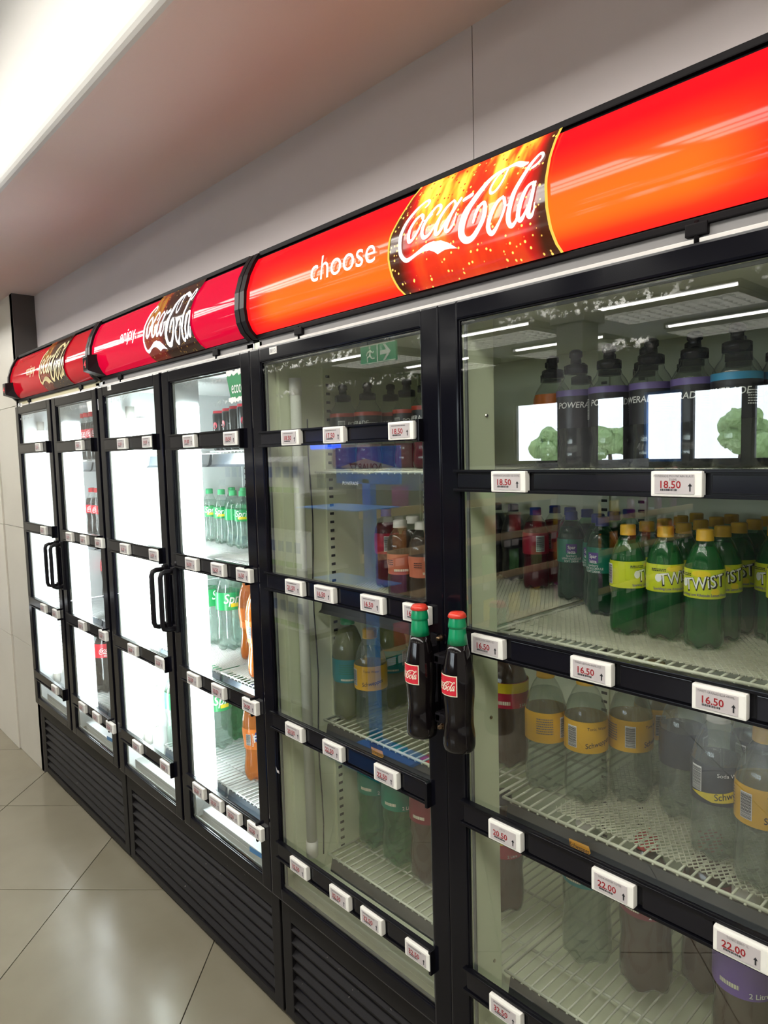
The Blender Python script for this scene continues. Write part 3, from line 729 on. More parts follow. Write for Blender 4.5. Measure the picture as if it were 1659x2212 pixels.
        for r in range(4):
            zc = STRIP_Z[d, r]; hh = .0235 if not (d in (4, 5) and r == 0) else .0195
            xa, xb = a-.006, b_-.004
            s = MB(); s.box(xa, xb, YT+.004, -.0055, zc-hh, zc+hh, .001)
            s.box(xa-.004, xb, YT-.003, YT+.005, zc+hh-.005, zc+hh, .001); s.box(xa-.004, xb, YT-.003, YT+.005, zc-hh, zc-hh+.005, .001)
            s.box(xb, xb+.007, YT-.008, -.0055, zc-hh-.003, zc+hh+.001, .0015)
            so_ = obj('ticket_strip', s, 'strip_black', do)
        # insert cards of the strips: glossy film seen between the tags
        for r in range(4):
            zc = STRIP_Z[d, r]; hh = .0195 if not (d in (4, 5) and r == 0) else .0155
            tx = sorted(on_y(q_[0], q_[1], YT-.012).x for q_ in TAGS[d][r]); ed = [a-.004]+tx+[b_-.006]
            for g0, g1 in zip(ed, ed[1:]):
                i0 = g0+(.044 if g0 != ed[0] else .002); i1 = g1-(.04 if g1 != ed[-1] else .003)
                if i1-i0 > .02: obj('strip_insert', MB().box(i0, i1, YT+.001, YT+.0045, zc-hh+.003, zc+hh-.003, .001), 'strip_insert', do)
    # header
    he = MB(); pr_ = [(prof_y(z), z) for z in ZP]+[(.112, 2.035), (.112, 1.830)]
    nn = len(pr_); he.add([(x, y+.004, zz) for x in (x0+.004, x1-.004) for y, zz in pr_], [(i, (i+1) % nn, (i+1) % nn+nn, i+nn) for i in range(nn)]+[tuple(range(nn-1, -1, -1)), tuple(range(nn, 2*nn))])
    hd = obj('header_sign', he, 'black_matte', t)
    fc = obj('sign_face', sheet(x0+.02, x1-.02, -.001, ZP[1:-1]), c['face'], hd)
    for a, b_ in ((x0, x0+.020), (x1-.020, x1)):
        m = MB(); p2 = [(prof_y(z)-.007, z+(z-1.93)*.03) for z in ZP]+[(.112, 2.042), (.112, 1.818)]
        m.add([(x, y, zz) for x in (a, b_) for y, zz in p2], [(i, (i+1) % nn, (i+1) % nn+nn, i+nn) for i in range(nn)]+[tuple(range(nn-1, -1, -1)), tuple(range(nn, 2*nn))])
        obj('end_rib', m, 'black_rib', hd)
    m = MB(); m.box(x0+.02, x1-.02, prof_y(2.035)-.006, .10, 2.030, 2.041, .002); m.box(x0+.02, x1-.02, prof_y(1.825)-.006, .09, 1.825, 1.836, .002)
    obj('sign_edging', m, 'black_matte', hd)
    # pale rail in the gap between header and doors
    obj('top_rail', MB().box(x0+.02, x1-.004, .004, .11, 1.796, 1.829, .001), c['rail'], t)
    m = MB()
    m.box(x0+.02, x1-.004, -.001, .02, 1.803, 1.809, .001)
    obj('rail_ridge', m, 'white_paint', t)
    for xx in (x0+.18, x1-.2):
        m = MB(); m.box(xx, xx+.03, -.004, .03, 1.812, 1.829, .002); m.tube([(xx+.015, .0, 1.800), (xx+.015, .0, 1.832)], .004, 6); obj('hinge_bracket', m, 'black_matte', t)
    # kick grille
    k = obj('kick_frame', MB().box(x0+.003, x0+.045, .012, .05, .018, .355, .003).box(x1-.045, x1-.003, .012, .05, .018, .355, .003).box(x0+.003, x1-.003, .0121, .05, .300, .356, .003).box(x0+.003, x1-.003, .0122, .05, .018, .045, .003), 'louvre_black', t)
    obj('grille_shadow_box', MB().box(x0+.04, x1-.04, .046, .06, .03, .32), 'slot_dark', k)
    sme = None
    for q in range(7):
        zb_ = .052+q*.0365
        m = MB(); p3 = [(.016, zb_), (.012, zb_+.010), (.036, zb_+.030), (.042, zb_+.030), (.024, zb_+.004), (.02, zb_)]
        n3 = len(p3); m.add([(x, y, zz) for x in (x0+.042, x1-.042) for y, zz in p3], [(i, (i+1) % n3, (i+1) % n3+n3, i+n3) for i in range(n3)]+[tuple(range(n3-1, -1, -1)), tuple(range(n3, 2*n3))])
        obj('louvre_slat', m, 'louvre_black', k)
    obj('plinth', MB().box(x0+.01, x1-.01, .06, .66, 0.002, .36), 'black_matte', t)
    ft = MB()
    for xx in (x0+.05, x1-.06):
        for yy in (.05, .6): ft.lathe([(.018, 0), (.018, .018)], 12, (xx, yy, 0))
    obj('foot', ft, 'black_matte', t)
    return t, hd

coolers = [build_cooler(i, c) for i, c in enumerate(COOL)]
# header artwork ------------------------------------------------------------
# near sign
t2, h2 = coolers[2]
le = smooth_curve([(p[0], p[1]) for p in px([(882, 392), (866, 455), (850, 510), (848, 560), (855, 610), (866, 645)])]); re_ = smooth_curve(px([(1184, 270), (1184, 330), (1186, 400), (1191, 460), (1197, 510), (1204, 555)]))
obj('bottle_picture', decal(le, re_, .0025), 'print_near', h2)
for cv, sg in ((le, 1), (re_, -1)):
    off_l = [(x-.0025, z) for x, z in cv]; off_r = [(x+.0025, z) for x, z in cv]; obj('picture_edge', decal(off_l, off_r, .0032), 'print_edge', h2)
o = obj('script_lettering', wrap_header(shift(script(SCW), SCX, 0, SCZ), .0045), 'ink_near', h2)
pc = on_y(742, 558, -.026); wch = on_y(812, 540, -.026).x-on_y(672, 570, -.026).x
tm_ = text('choose', .074, 0, 0, 1.0, 4); xs2 = [v[0] for v in tm_.v]; kk = wch/(max(xs2)-min(xs2)); tm_.v = [(x*kk, y, z) for x, y, z in tm_.v]
obj('word_lettering', wrap_header(shift(tm_, pc.x, 0, pc.z-.004), .0045), 'ink_near', h2)
# middle and far signs share one layout
le = smooth_curve(px([(329, 655), (322, 682), (315, 715), (318, 745), (330, 788)])); re_ = smooth_curve(px([(422, 614), (417, 641), (416, 682), (423, 722), (437, 765)]))
sa, sb_ = on_y(315, 720, -.026), on_y(417, 690, -.026)
sw = (sb_.x-sa.x)*1.0
en = on_y(279, 722, -.026)
for ci, dx, pm, im in ((1, 0, 'print_mid', 'ink_mid'), (0, -1.045, 'print_far', 'ink_far')):
    hh_ = coolers[ci][1]
    obj('bottle_picture', decal([(x+dx, z) for x, z in le], [(x+dx, z) for x, z in re_], .0025), pm, hh_)
    m = script(sw); zc = on_y(366, 695, -.026).z; zl = [v[2] for v in m.v]; kz = .148/(max(zl)-min(zl)); m.v = [(x, y, z*kz) for x, y, z in m.v]
    obj('script_lettering', wrap_header(shift(m, (sa.x+sb_.x)/2+dx, 0, zc), .0045), im, hh_)
    m = text('enjoy', .058, 0, .006, .95, 3)
    obj('word_lettering', wrap_header(shift(m, en.x+dx, 0, en.z), .0045), im, hh_)
# temperature displays on the headers
for ci, xx in ((0, -3.585), (1, -2.535)):
    tt, hd = coolers[ci]
    m = MB(); x0_, x1_ = xx, xx+.056
    m.add([(x0_, -.062, 1.852), (x0_+.045, -.062, 1.852), (x0_+.045, -.062, 1.905), (x0_, -.062, 1.905), (x0_-.004, .0, 1.835), (x1_, .0, 1.835), (x1_-.008, .0, 1.915), (x0_-.004, .0, 1.915)],
          [(0, 1, 2, 3), (1, 5, 6, 2), (0, 3, 7, 4), (3, 2, 6, 7), (0, 4, 5, 1), (4, 7, 6, 5)])
    di = obj('temperature_display', m, 'black_rib', tt)
    obj('display_window', MB().box(x0_+.005, x0_+.040, -.0635, -.061, 1.858, 1.899, .0008), 'black_frame', di)
    obj('red_digits', shift(text('4', .036, .1, .01), x0_+.023, -.0642, 1.876), 'led_red', di)
# D handles of the two lit coolers -----------------------------------------
def d_handle(x, parent, name='door_handle'):
    z0, z1 = 1.012, 1.192
    pts = [(x, -.008, z0), (x, -.045, z0), (x, -.056, z0+.004), (x, -.060, z0+.016), (x, -.060, z1-.016), (x, -.056, z1-.004), (x, -.045, z1), (x, -.008, z1)]
    h = obj('door_handle', MB().tube(pts, .0075, 10), 'black_rib', parent)
    m = MB(); m.box(x-.011, x+.011, -.022, -.006, z0-.012, z0+.012, .003); m.box(x-.011, x+.011, -.022, -.006, z1-.012, z1+.012, .003); m.box(x+.001, x+.013, -.02, -.010, z0-.012, z1+.012, .002)
    obj('handle_mount', m, 'black_rib', h)
for ci in (0, 1):
    d0, d1 = COOL[ci]['doors']; xa = GX[d0][1]+.022; xb = GX[d1][0]-.022
    d_handle(xa, coolers[ci][0]); d_handle(xb, coolers[ci][0])
# door lock roundel on the middle cooler
p = on_y(380, 1218, -.013)
m = MB(); m.v = []; m.lathe([(.008, 0), (.008, .004)], 12); m.v = [(x+p.x, -.012-z, y+p.z) for x, y, z in m.v]
obj('lock_barrel', m, 'black_rib', coolers[1][0])
# bottle shaped handles of the near cooler ------------------------------------
BP = [(a_*1.18 if a_ > .001 else a_, b_) for a_, b_ in [(.0001, 0), (.0195, .0005), (.0232, .004), (.0244, .012), (.0243, .030), (.0225, .046), (.0212, .058), (.0222, .078), (.0240, .098), (.0246, .118), (.0243, .130), (.0232, .146), (.0205, .163), (.0172, .180), (.0150, .193)]]
def bottle_handle(x):
    zb_ = 1.006; y = -.062; t = coolers[2][0]
    m = MB().lathe(BP, 36, (x, y, zb_), cap1=True)
    # moulded flutes on the lower body
    vs = []
    for (vx, vy, vz) in m.v:
        lz = vz-zb_
        if .02 < lz < .092:
            an = math.atan2(vy-y, vx-x); f = 1+.018*math.cos(12*an)*math.sin((lz-.02)/.072*math.pi); vx, vy = x+(vx-x)*f, y+(vy-y)*f
        vs.append((vx, vy, vz))
    m.v = vs
    h = obj('bottle_handle', m, 'bottle_black', t)
    obj('neck_foil', MB().lathe([(.0180, .1925), (.0163, .206), (.0149, .220), (.0146, .2215), (.0163, .2222), (.0163, .226), (.0139, .240), (.0137, .2412)], 30, (x, y, zb_)), 'foil_green', h)
    cm = MB(); n_ = 42
    prc = [(.0150, .2395), (.0159, .2405), (.0150, .2455), (.0124, .2485), (.0001, .2492)]
    vs = []; fs = []
    for i, (r, z) in enumerate(prc):
        for k in range(n_):
            a = 2*math.pi*k/n_; r2 = r*(1+(.06*math.cos(21*a) if i < 2 else 0)); vs.append((x+r2*math.cos(a), y+r2*math.sin(a), zb_+z))
    for i in range(len(prc)-1):
        for k in range(n_): fs.append((i*n_+k, i*n_+(k+1) % n_, (i+1)*n_+(k+1) % n_, (i+1)*n_+k))
    cm.add(vs, fs, True); obj('crown_cap', cm, 'cap_red', h)
    # paper style label, turned a little towards the aisle
    r = .0293; wl_, hl = .056, .037; a0 = -.30
    def place(mb, out): mb.bend(r, a0, out); return shift(mb, x, y, zb_+.124)
    mb = MB(); quad(mb, -wl_/2, wl_/2, -hl/2, hl/2, 0, 14); obj('label_border', place(mb, .0), 'cream_ink', h)
    mb = MB(); quad(mb, -wl_/2+.0018, wl_/2-.0018, -hl/2+.0018, hl/2-.0018, 0, 14); obj('red_label', place(mb, .0004), 'label_red', h)
    obj('label_script', place(script(.048, 4, 1.15), .0009), 'cream_ink', h)
    # bracket to the door
    left = x < -.85; xp = -.898 if left else -.851         # the stile of its own door
    m = MB(); m.box(xp-.009, xp+.009, -.016, -.0115, 1.03, 1.19, .002)
    for za in (1.150, 1.040):
        m.box(xp-.007, xp+.007, -.060, -.012, za, za+.018, .003); m.box(min(x, xp)-.007, max(x, xp)+.007, -.060, -.046, za+.001, za+.017, .003)
    obj('handle_bracket', m, 'black_rib', h)
    for bz in (on_y(952, 1378, -.014).z, on_y(952, 1567, -.014).z):
        xb = on_y(952, 1378, -.014).x if left else xp
        m = MB(); q = MB().lathe([(.0062, 0), (.0062, .004), (.004, .007), (.004, .012)], 10); m.add([(a+xb, -.0115-c_, b_+bz) for a, b_, c_ in q.v], q.f, True)
        obj('handle_bolt', m, 'brass', h)
bottle_handle(on_y(909, 1450, -.062).x); bottle_handle(on_y(990, 1470, -.062).x)
# stickers ----------------------------------------------------------------------
def door_obj(ci, k): return [o for o in coolers[ci][0].children if o.name.startswith('door') and not o.name.startswith('door_')][k]
for ci, uv, s in ((2, (590, 757), 'BEV 3'), (1, (236, 838), 'BEV 2'), (0, (46, 875), 'BEV 1')):
    p = on_y(*uv, -.0125); dd = door_obj(ci, 0)
    obj('number_sticker', MB().box(p.x-.015, p.x+.015, -.0134, -.0118, p.z-.008, p.z+.008), 'paper_white', dd)
    obj('sticker_text', shift(text(s, .012, 0, 0, .8), p.x, -.0139, p.z), 'ink_black', dd)
dd = door_obj(1, 1)
c4 = [on_y(u, v, -.006) for u, v in ((488, 808), (539, 800), (540, 853), (499, 862))]
m = MB(); m.add([(p.x, -.0062, p.z) for p in c4], [(0, 3, 2, 1)]); obj('green_sticker', m, 'sticker_green', dd)
cx, cz = (c4[0].x+c4[1].x)/2, (c4[0].z+c4[1].z)/2
m = text('ecocool', .046, 0, .004, .54, 3); obj('sticker_lettering', shift(m, cx+.008, -.0072, cz-.036), 'white_ink', dd)
m = MB(); Wd = c4[1].x-c4[0].x
def torn(zc, hgt, seed, xa, xb):
    rn = random.Random(seed); n_ = 16; up = [(xa+(xb-xa)*i/n_, zc+hgt*(.25+.75*rn.random())) for i in range(n_+1)]; dn = [(xa+(xb-xa)*i/n_, zc-hgt*(.2+.8*rn.random())) for i in range(n_+1)]
    m.add([(x, -.0067, z) for x, z in up]+[(x, -.0067, z) for x, z in dn], [(i, n_+1+i, n_+2+i, i+1) for i in range(n_)])
torn(cz+.002, .011, 3, c4[0].x+.002, c4[1].x-.002); torn(cz-.070, .009, 5, c4[0].x+.010, c4[1].x-.002)
obj('torn_paper', m, 'paper_white', dd)
dd = door_obj(0, 1); c4 = [on_y(u, v, -.006) for u, v in ((187, 868), (212, 862), (213, 886), (206, 887), (198, 889), (191, 890))]
obj('torn_note', MB().add([(p.x, -.0062, p.z) for p in c4], [(0, 5, 4, 3, 2, 1)]), 'paper_white', dd)
for ci, k, uv in ((1, 1, ((553, 1838), (581, 1856), (582, 1867), (553, 1849))), (0, 1, ((248, 1602), (262, 1610), (263, 1618), (248, 1610)))):
    c4 = [on_y(u, v, -.006) for u, v in uv]
    ov = max(0, max(p.x for p in c4)-(GX[COOL[ci]['doors'][k]][1]-.003))
    obj('blue_sticker', MB().add([(p.x-ov, -.0062, p.z) for p in c4], [(0, 3, 2, 1)]), 'sticker_blue', door_obj(ci, k))
p = on_y(600, 1664, -.0125)
obj('paint_chip', MB().add([(p.x-.008, -.0128, p.z+.008), (p.x-.004, -.0128, p.z-.006), (p.x+.008, -.0128, p.z-.007), (p.x+.005, -.0128, p.z+.001), (p.x-.001, -.0128, p.z)], [(0, 1, 2, 3, 4)]), 'tag_screen', door_obj(2, 0))

# ------------------------------------------------------------------ electronic price tags
TW, TH = .071, .0355
def make_tag(price, title, near, blue=False):
    t = thing('price_tag', '', 'price tag', (0, 0, 0), 'electronic price tags on the cooler doors')
    obj('case', MB().box(-TW/2, TW/2, -.011, .002, -TH/2, TH/2, .0028), 'tag_white', t, True)
    s = obj('screen', MB().box(-TW/2+.006, TW/2-.010, -.0118, -.0108, -TH/2+.004, TH/2-.0045), 'tag_screen', t, True)
    obj('price_digits', shift(text(price, .0142, 0, .018, 1.0, 2), -.008, -.0121, -.0008), 'ink_red', s, True)
    m = MB(); quad(m, TW/2-.0165, TW/2-.0145, -.010, -.002, -.0121); m.add([(TW/2-.0185, -.0121, -.003), (TW/2-.0125, -.0121, -.003), (TW/2-.0155, -.0121, .0012)], [(0, 1, 2)])
    obj('stock_arrow', m, 'ink_black', s, True)
    m = MB(); rn = random.Random(price); x = -.021
    while x < .002: w_ = rn.choice((.0005, .0009, .0014)); quad(m, x, x+w_, -.0098, -.0068, -.0121); x += w_+rn.choice((.0004, .0007))
    obj('barcode', m, 'ink_black', s, True)
    if title: m = text(title, .0048, 0, 0, .82, 1); shift(m, -.003, -.0121, .0102 if '\n' not in title else .0108)
    else:
        m = MB(); x = -.024
        while x < .014: w_ = rn.choice((.0012, .0018)); quad(m, x, x+w_, .0088, .0108, -.0121); x += w_+.0006
    obj('product_line', m, 'ink_grey', s, True)
    return t
DOORP = ['empty door by tiled wall', 'cola bottle door', 'glaring bright door', 'green sticker door', 'teal bottle door', 'yellow capped bottle door']
ROWP = ['top', 'second', 'third', 'bottom']; NUM = ['one', 'two', 'three', 'four']
protos = {}
for d, rows in TAGS.items():
    for r, lst in enumerate(rows):
        for k, tg in enumerate(lst):
            u, v, price = tg[:3]; title = tg[3] if len(tg) > 3 else None
            p = on_y(u, v, YT-.012); loc = (p.x, YT+.001, STRIP_Z[d, r])
            rd = f'reading {price}, ' if d >= 3 else ''
            lab = f'white price tag {rd}' + (f'{NUM[k]} of {NUM[len(lst)-1]}' if len(lst) > 1 else 'only tag') + f', {ROWP[r]} strip, {DOORP[d]}'
            if len(lab.split()) > 16: lab = lab.replace('white price tag', 'price tag')
            key = (price, title)
            if key not in protos:
                o = make_tag(price, title, d >= 3); o.location = loc; protos[key] = o
            else: o = dup(protos[key], loc)
            o['label'] = lab

# ------------------------------------------------------------------ drinks
RAD = {}; LAB = {}
def sc_prof(prof, r, h): return [(a*r, b_*h) for a, b_ in prof]
CONTOUR = [(.55, 0), (.80, .008), (.94, .03), (.985, .07), (.97, .14), (.88, .24), (.84, .30), (.90, .40), (.985, .50), (1.0, .60), (.97, .67), (.85, .75), (.62, .83), (.44, .885), (.40, .91), (.40, .945)]
STRAIGHT = [(.55, 0), (.82, .006), (.96, .025), (1.0, .06), (1.0, .22), (.95, .30), (.94, .36), (1.0, .42), (1.0, .62), (.97, .69), (.80, .78), (.58, .86), (.42, .90), (.40, .945)]
SHOULDER = [(.6, 0), (.86, .008), (.97, .03), (1.0, .08), (1.0, .26), (.93, .34), (.93, .40), (1.0, .46), (1.0, .66), (.95, .74), (.76, .82), (.50, .88), (.40, .90), (.40, .945)]
SPORT = [(.7, 0), (.9, .01), (1.0, .05), (.98, .16), (.88, .22), (1.0, .30), (1.0, .62), (.96, .67), (.80, .72), (.62, .76), (.56, .80), (.56, .84)]
def r_at(prof, z):
    for (ra, za), (rb, zb) in zip(prof, prof[1:]):
        if za <= z <= zb: return ra+(rb-ra)*(z-za)/((zb-za) or 1)
    return prof[-1][0]
def make_bottle(name, label, prof, r, h, shell, liquid, fill, cap, lab, lz, art, group, lobes=5, band=None, category='bottle', capr=.42, sport=False):
    t = thing(name, label, category, (0, 0, 0), group); RAD[t.name] = r+.0008; LAB[t.name] = (label, group)
    pf = sc_prof(prof, r, h)
    obj('body', MB().lathe(pf, 30, lobes=lobes, lob_h=h*.09, lob_d=h*.045), shell, t, True)
    lq = [(a*.955, b_+.0015) for a, b_ in pf if b_ < fill*h]+[(r_at(pf, fill*h)*.955, fill*h)]
    obj('liquid', MB().lathe(lq, 26, lobes=lobes, lob_h=h*.09, lob_d=h*.045), liquid, t, True)
    if sport:
        obj('cap', MB().lathe([(r*.60, h*.80), (r*.60, h*.865), (r*.5, h*.875), (r*.30, h*.88), (r*.26, h*.93), (r*.34, h*.94), (r*.34, h*.98), (r*.2, h*1.0)], 20), cap, t, True)
    else:
        cr_ = r*capr; zc0, zc1 = h*.925, h
        m = MB(); n_ = 40; vs = []; fs = []
        prc = [(cr_*1.05, zc0-.004), (cr_*1.05, zc0), (cr_, zc0+.0005), (cr_, zc1-.002), (cr_*.9, zc1), (.0001, zc1)]
        for i, (a, z) in enumerate(prc):
            for k in range(n_): q = 2*math.pi*k/n_; a2 = a*(1+(.03*(k % 2) if i in (2, 3) else 0)); vs.append((a2*math.cos(q), a2*math.sin(q), z))
        for i in range(len(prc)-1):
            for k in range(n_): fs.append((i*n_+k, i*n_+(k+1) % n_, (i+1)*n_+(k+1) % n_, (i+1)*n_+k))
        m.add(vs, fs, True); obj('cap', m, cap, t, True)
    if lab:
        z0, z1 = lz[0]*h, lz[1]*h; n_z = 5
        pr2 = [(max(r_at(pf, z0+(z1-z0)*i/n_z), r*.9)+.0006, z0+(z1-z0)*i/n_z) for i in range(n_z+1)]
        lb = obj('label', MB().lathe(pr2, 36, cap0=False, cap1=False), lab, t, True)
        rl = max(a for a, b_ in pr2)
        if band: 
            bz0, bz1 = z0+(z1-z0)*band[1], z0+(z1-z0)*band[2]
            obj('label_band', MB().lathe([(rl+.0003, bz0), (rl+.0003, bz1)], 36, cap0=False, cap1=False), band[0], lb, True)
        zc = (z0+z1)/2; hl = z1-z0
        for nm, mb, mat in (art(rl, hl) if art else []):
            mb = slice_x(mb); mb.bend(rl, 0, .0009); obj(nm, shift(mb, 0, 0, zc), mat, lb, True)
    return t
def barcode(w_, h__, x, z, seed=1):
    b1 = MB(); quad(b1, x-w_/2-.001, x+w_/2+.001, z-h__/2-.001, z+h__/2+.001, 0, 3)
    b2 = MB(); rn = random.Random(seed); zz = z-h__/2
    while zz < z+h__/2-.001: q = rn.choice((.0006, .001, .0015)); quad(b2, x-w_/2, x+w_/2, zz, min(zz+q, z+h__/2), -.0003, 3); zz += q+rn.choice((.0006, .001))
    return [('barcode_panel', b1, 'white_ink'), ('barcode', b2, 'ink_black')]
def lines(w_, x, z, n_, step, hgt, seed=2):
    m = MB(); rn = random.Random(seed)
    for i in range(n_):
        xx = x-w_/2
        while xx < x+w_/2: q = rn.uniform(.0015, .004); quad(m, xx, min(xx+q, x+w_/2), z-i*step-hgt/2, z-i*step+hgt/2); xx += q+.0008
    return m
def T_(s, hgt, x=0, z=0, shear=0, bold=.01, sx=1, rot=0):
    m = text(s, hgt, shear, bold, sx, 3)
    if rot: m.v = [(a*math.cos(rot)-c_*math.sin(rot), b_, a*math.sin(rot)+c_*math.cos(rot)) for a, b_, c_ in m.v]
    return shift(m, x, 0, z)
def art_sprite(r, h): 
    a = MB(); quad(a, -.022, .012, -h*.32, -h*.1, .0003, 6)
    return [('panel', a, 'yellow_ink'), ('lettering', T_('Sprite', h*.75, 0, h*.16, .25, .012, .85), 'white_ink'), ('small_print', lines(.03, .035, -h*.2, 2, .004, .002), 'yellow_ink')]+barcode(.016, h*.55, r*2.0, 0)
def art_cola(r, h): return [('lettering', script(min(.085, h*2.0), 3, 1.1), 'white_ink'), ('small_print', shift(lines(.045, 0, 0, 2, .005, .0025), 0, 0, -h*.32), 'white_ink')]+barcode(.016, h*.5, r*2.0, 0)
def art_fanta(r, h):
    bk = MB(); bk.add([(-.042, .0004, h*.02), (-.03, .0004, -h*.16), (.0, .0004, -h*.22), (.034, .0004, -h*.06), (.046, .0004, h*.16), (.03, .0004, h*.40), (-.036, .0004, h*.36)], [tuple(range(7))])
    fr = MB()
    for cx_, cz_, rr in ((.008, -h*.33, h*.12), (.026, -h*.28, h*.10)): fr.add([(cx_+rr*math.cos(k*.628), 0, cz_+rr*math.sin(k*.628)) for k in range(10)], [tuple(range(10))])
    return [('logo_ground', bk, 'cap_blue'), ('lettering', T_('FANTA', h*.50, 0, h*.12, .05, .02, .78, .12), 'white_ink'), ('fruit', fr, 'yellow_ink'), ('small_print', T_('RECYCLE ME', .008, -r*1.0, 0, 0, 0, 1, math.pi/2), 'white_ink')]+barcode(.016, h*.5, -r*1.35, 0)
def art_twist(r, h):
    lm = MB()
    lm.add([(-.004+.016*math.cos(k*.5236), .0003, h*.36+.006*math.sin(k*.5236)) for k in range(12)], [tuple(range(12))]); lm.add([(.02+.008*math.cos(k*.5236), .0003, -h*.26+.006*math.sin(k*.5236)) for k in range(12)], [tuple(range(12))])
    st = MB(); st.add([(-.034+.006*math.cos(k*.5236), 0, h*.02+.0075*math.sin(k*.5236)) for k in range(12)], [tuple(range(12))])
    sh = T_('TWiST', h*.62, .0012, h*.06, .12, .035, .78, .16); 
    return [('fruit', lm, 'yellow_ink'), ('lettering_shadow', shift(sh, 0, .0002, -.0006), 'ink_black'), ('lettering', T_('TWiST', h*.58, 0, h*.07, .12, .005, .78, .16), 'white_ink'), ('small_print', T_('Sparkling Low Kilojoule Lemon Flavoured', .0066, .004, -h*.37, 0, .01, .85), 'purple_ink'), ('seal', st, 'white_ink'), ('upper_print', lines(.026, -.034, h*.34, 2, .003, .0016), 'ink_black')]+barcode(.016, h*.72, -.092, 0)
def art_spar(r, h):
    bx = MB(); quad(bx, -.012, .012, -h*.08, h*.30, .0002, 4)
    return [('logo_ground', bx, 'purple_ink'), ('lettering', T_('Spar\nletta', h*.20, 0, h*.16, 0, .02, .9), 'white_ink'), ('small_print', T_('Sparberry\nLOW KILOJOULE\nSOFT DRINK', h*.12, 0, -h*.20, 0, .01, .9), 'white_ink')]+barcode(.019, h*.70, .06, 0)
def art_cream(r, h): return barcode(.020, h*.70, 0, 0)
def art_tonic(r, h): return [('lettering', T_('Schweppes', h*.24, .012, -h*.18, .2, .006, .85, .18), 'ink_black'), ('title', T_('Tonic Water', h*.13, .010, h*.30, 0, 0, 1), 'ink_black')]+barcode(.018, h*.66, -.042, 0)+[('small_print', lines(.034, -.085, h*.3, 7, .005, .0022), 'ink_grey')]
def art_soda(r, h):
    sw_ = MB(); sw_.add([(-.06, .0003, -h*.28), (-.02, .0003, -h*.42), (.02, .0003, -h*.36), (.065, .0003, -h*.12), (.065, .0003, h*.16), (.0, .0003, -h*.14)], [(0, 1, 2, 5), (2, 3, 4, 5)])
    return [('swoosh', sw_, 'yellow_ink'), ('lettering', T_('Schweppes', h*.24, .012, -h*.18, .2, .006, .85, .22), 'ink_black'), ('title', T_('Soda Water', h*.14, .010, h*.30, 0, 0, 1), 'white_ink')]+barcode(.018, h*.6, -.048, h*.1)
def art_teal(r, h): return [('small_print', lines(.04, -.012, h*.28, 5, .006, .0025), 'label_emerald'), ('info_dots', lines(.034, -.01, -h*.36, 1, .005, .005, 4), 'cream_ink')]+barcode(.018, h*.6, .03, h*.12)
def art_power(r, h): return [('lettering', T_('POWERADE', h*.22, 0, h*.10, .15, .012, .95), 'white_ink'), ('small_print', lines(.03, .05, h*.1, 6, .004, .0015), 'white_ink')]+barcode(.016, h*.5, -.055, -h*.05)
def art_2l(r, h): return [('lettering', T_('2 Litre', h*.16, .02, -h*.38, 0, .01, 1), 'white_ink'), ('info_dots', lines(.034, -.03, -h*.28, 1, .005, .008, 4), 'cream_ink')]
def art_brown(r, h): return [('info_dots', lines(.036, 0, -h*.28, 1, .005, .006, 4), 'cream_ink'), ('small_print', lines(.02, -.03, h*.2, 3, .005, .002), 'ink_black')]

USED = {}
def put(proto, loc, rz, label=None, group=None, tilt=None):
    r = RAD.get(proto.name)
    if r:
        q = safe(loc[0], loc[1], loc[2], r+.0008)
        if q is None: return None
        loc = (q[0], q[1], rest_z(q[0], q[1], loc[2], r)); PLACED.append((*loc, r+.0008))
    if proto.name not in USED: o = proto; USED[proto.name] = 1; o.location = loc; o.rotation_euler = (0, 0, rz)
    else: o = dup(proto, loc, rz); o['label'], o['group'] = LAB[proto.name]
    if label: o['label'] = label
    if group: o['group'] = group
    if tilt: o.rotation_euler = (tilt[0], tilt[1], rz)
    return o
def face_cam(x, y, extra=0):
    """turn so that the artwork (facing -y) looks toward the aisle where the viewer stands"""
    return math.atan2(CAM.y-y, CAM.x-x)+math.pi/2+extra

PLACED = []
def bounds(x):
    for c in COOL:
        if c['x0']-.05 <= x <= c['x1']+.05: return GX[c['doors'][0]][0]-.012, GX[c['doors'][1]][1]+.012
    return None
def rest_z(x, y, z, r):
    """height of what lies under the foot of a drink: netting where its foot reaches it, bare wires elsewhere"""
    best = None
    for c in COOL:
        d0, d1 = c['doors']
        if not c['x0'] <= x <= c['x1']: continue
        mx_ = (GX[d0][1]+GX[d1][0])/2
        for d in (d0, d1):
            lo, hi = (GX[d0][0]+.008, mx_-.004) if d == d0 else (mx_+(.012 if c is COOL[2] else .004), GX[d1][1]-.004)
            if x+r < lo-.004 or x-r > hi+.004: continue
            k = min(range(4), key=lambda i: abs(SHELF_Z[d][i]-z)); zs = SHELF_Z[d][k]-.0005
            na = lo+{(5, 2): .11, (5, 0): .10}.get((d, k), 0)
            if (d, k) in MESHED and x+r > na-.004 and x-r < hi: zs = SHELF_Z[d][k]+.00235
            best = zs if best is None else max(best, zs)
    return z if best is None else best
def safe(x, y, z, r):
    """slide along the line of sight to the nearest free spot on the shelf"""
    vx, vy = x-CAM.x, y-CAM.y; D = math.hypot(vx, vy)
    for st in range(0, 60):
        for sg in ((1,) if st == 0 else (-1, 1)):
            k = 1+sg*st*.006/D; X, Y = CAM.x+vx*k, CAM.y+vy*k; b = bounds(CAM.x+vx*(.005-CAM.y)/vy)
            if not b or X < b[0]+r+.012 or X > b[1]-r-.008 or Y < .17 or Y > YB-r-.008: continue
            if all(abs(z-q[2]) > .05 or math.hypot(X-q[0], Y-q[1]) >= r+q[3] for q in PLACED): return X, Y
    return None
B = {}
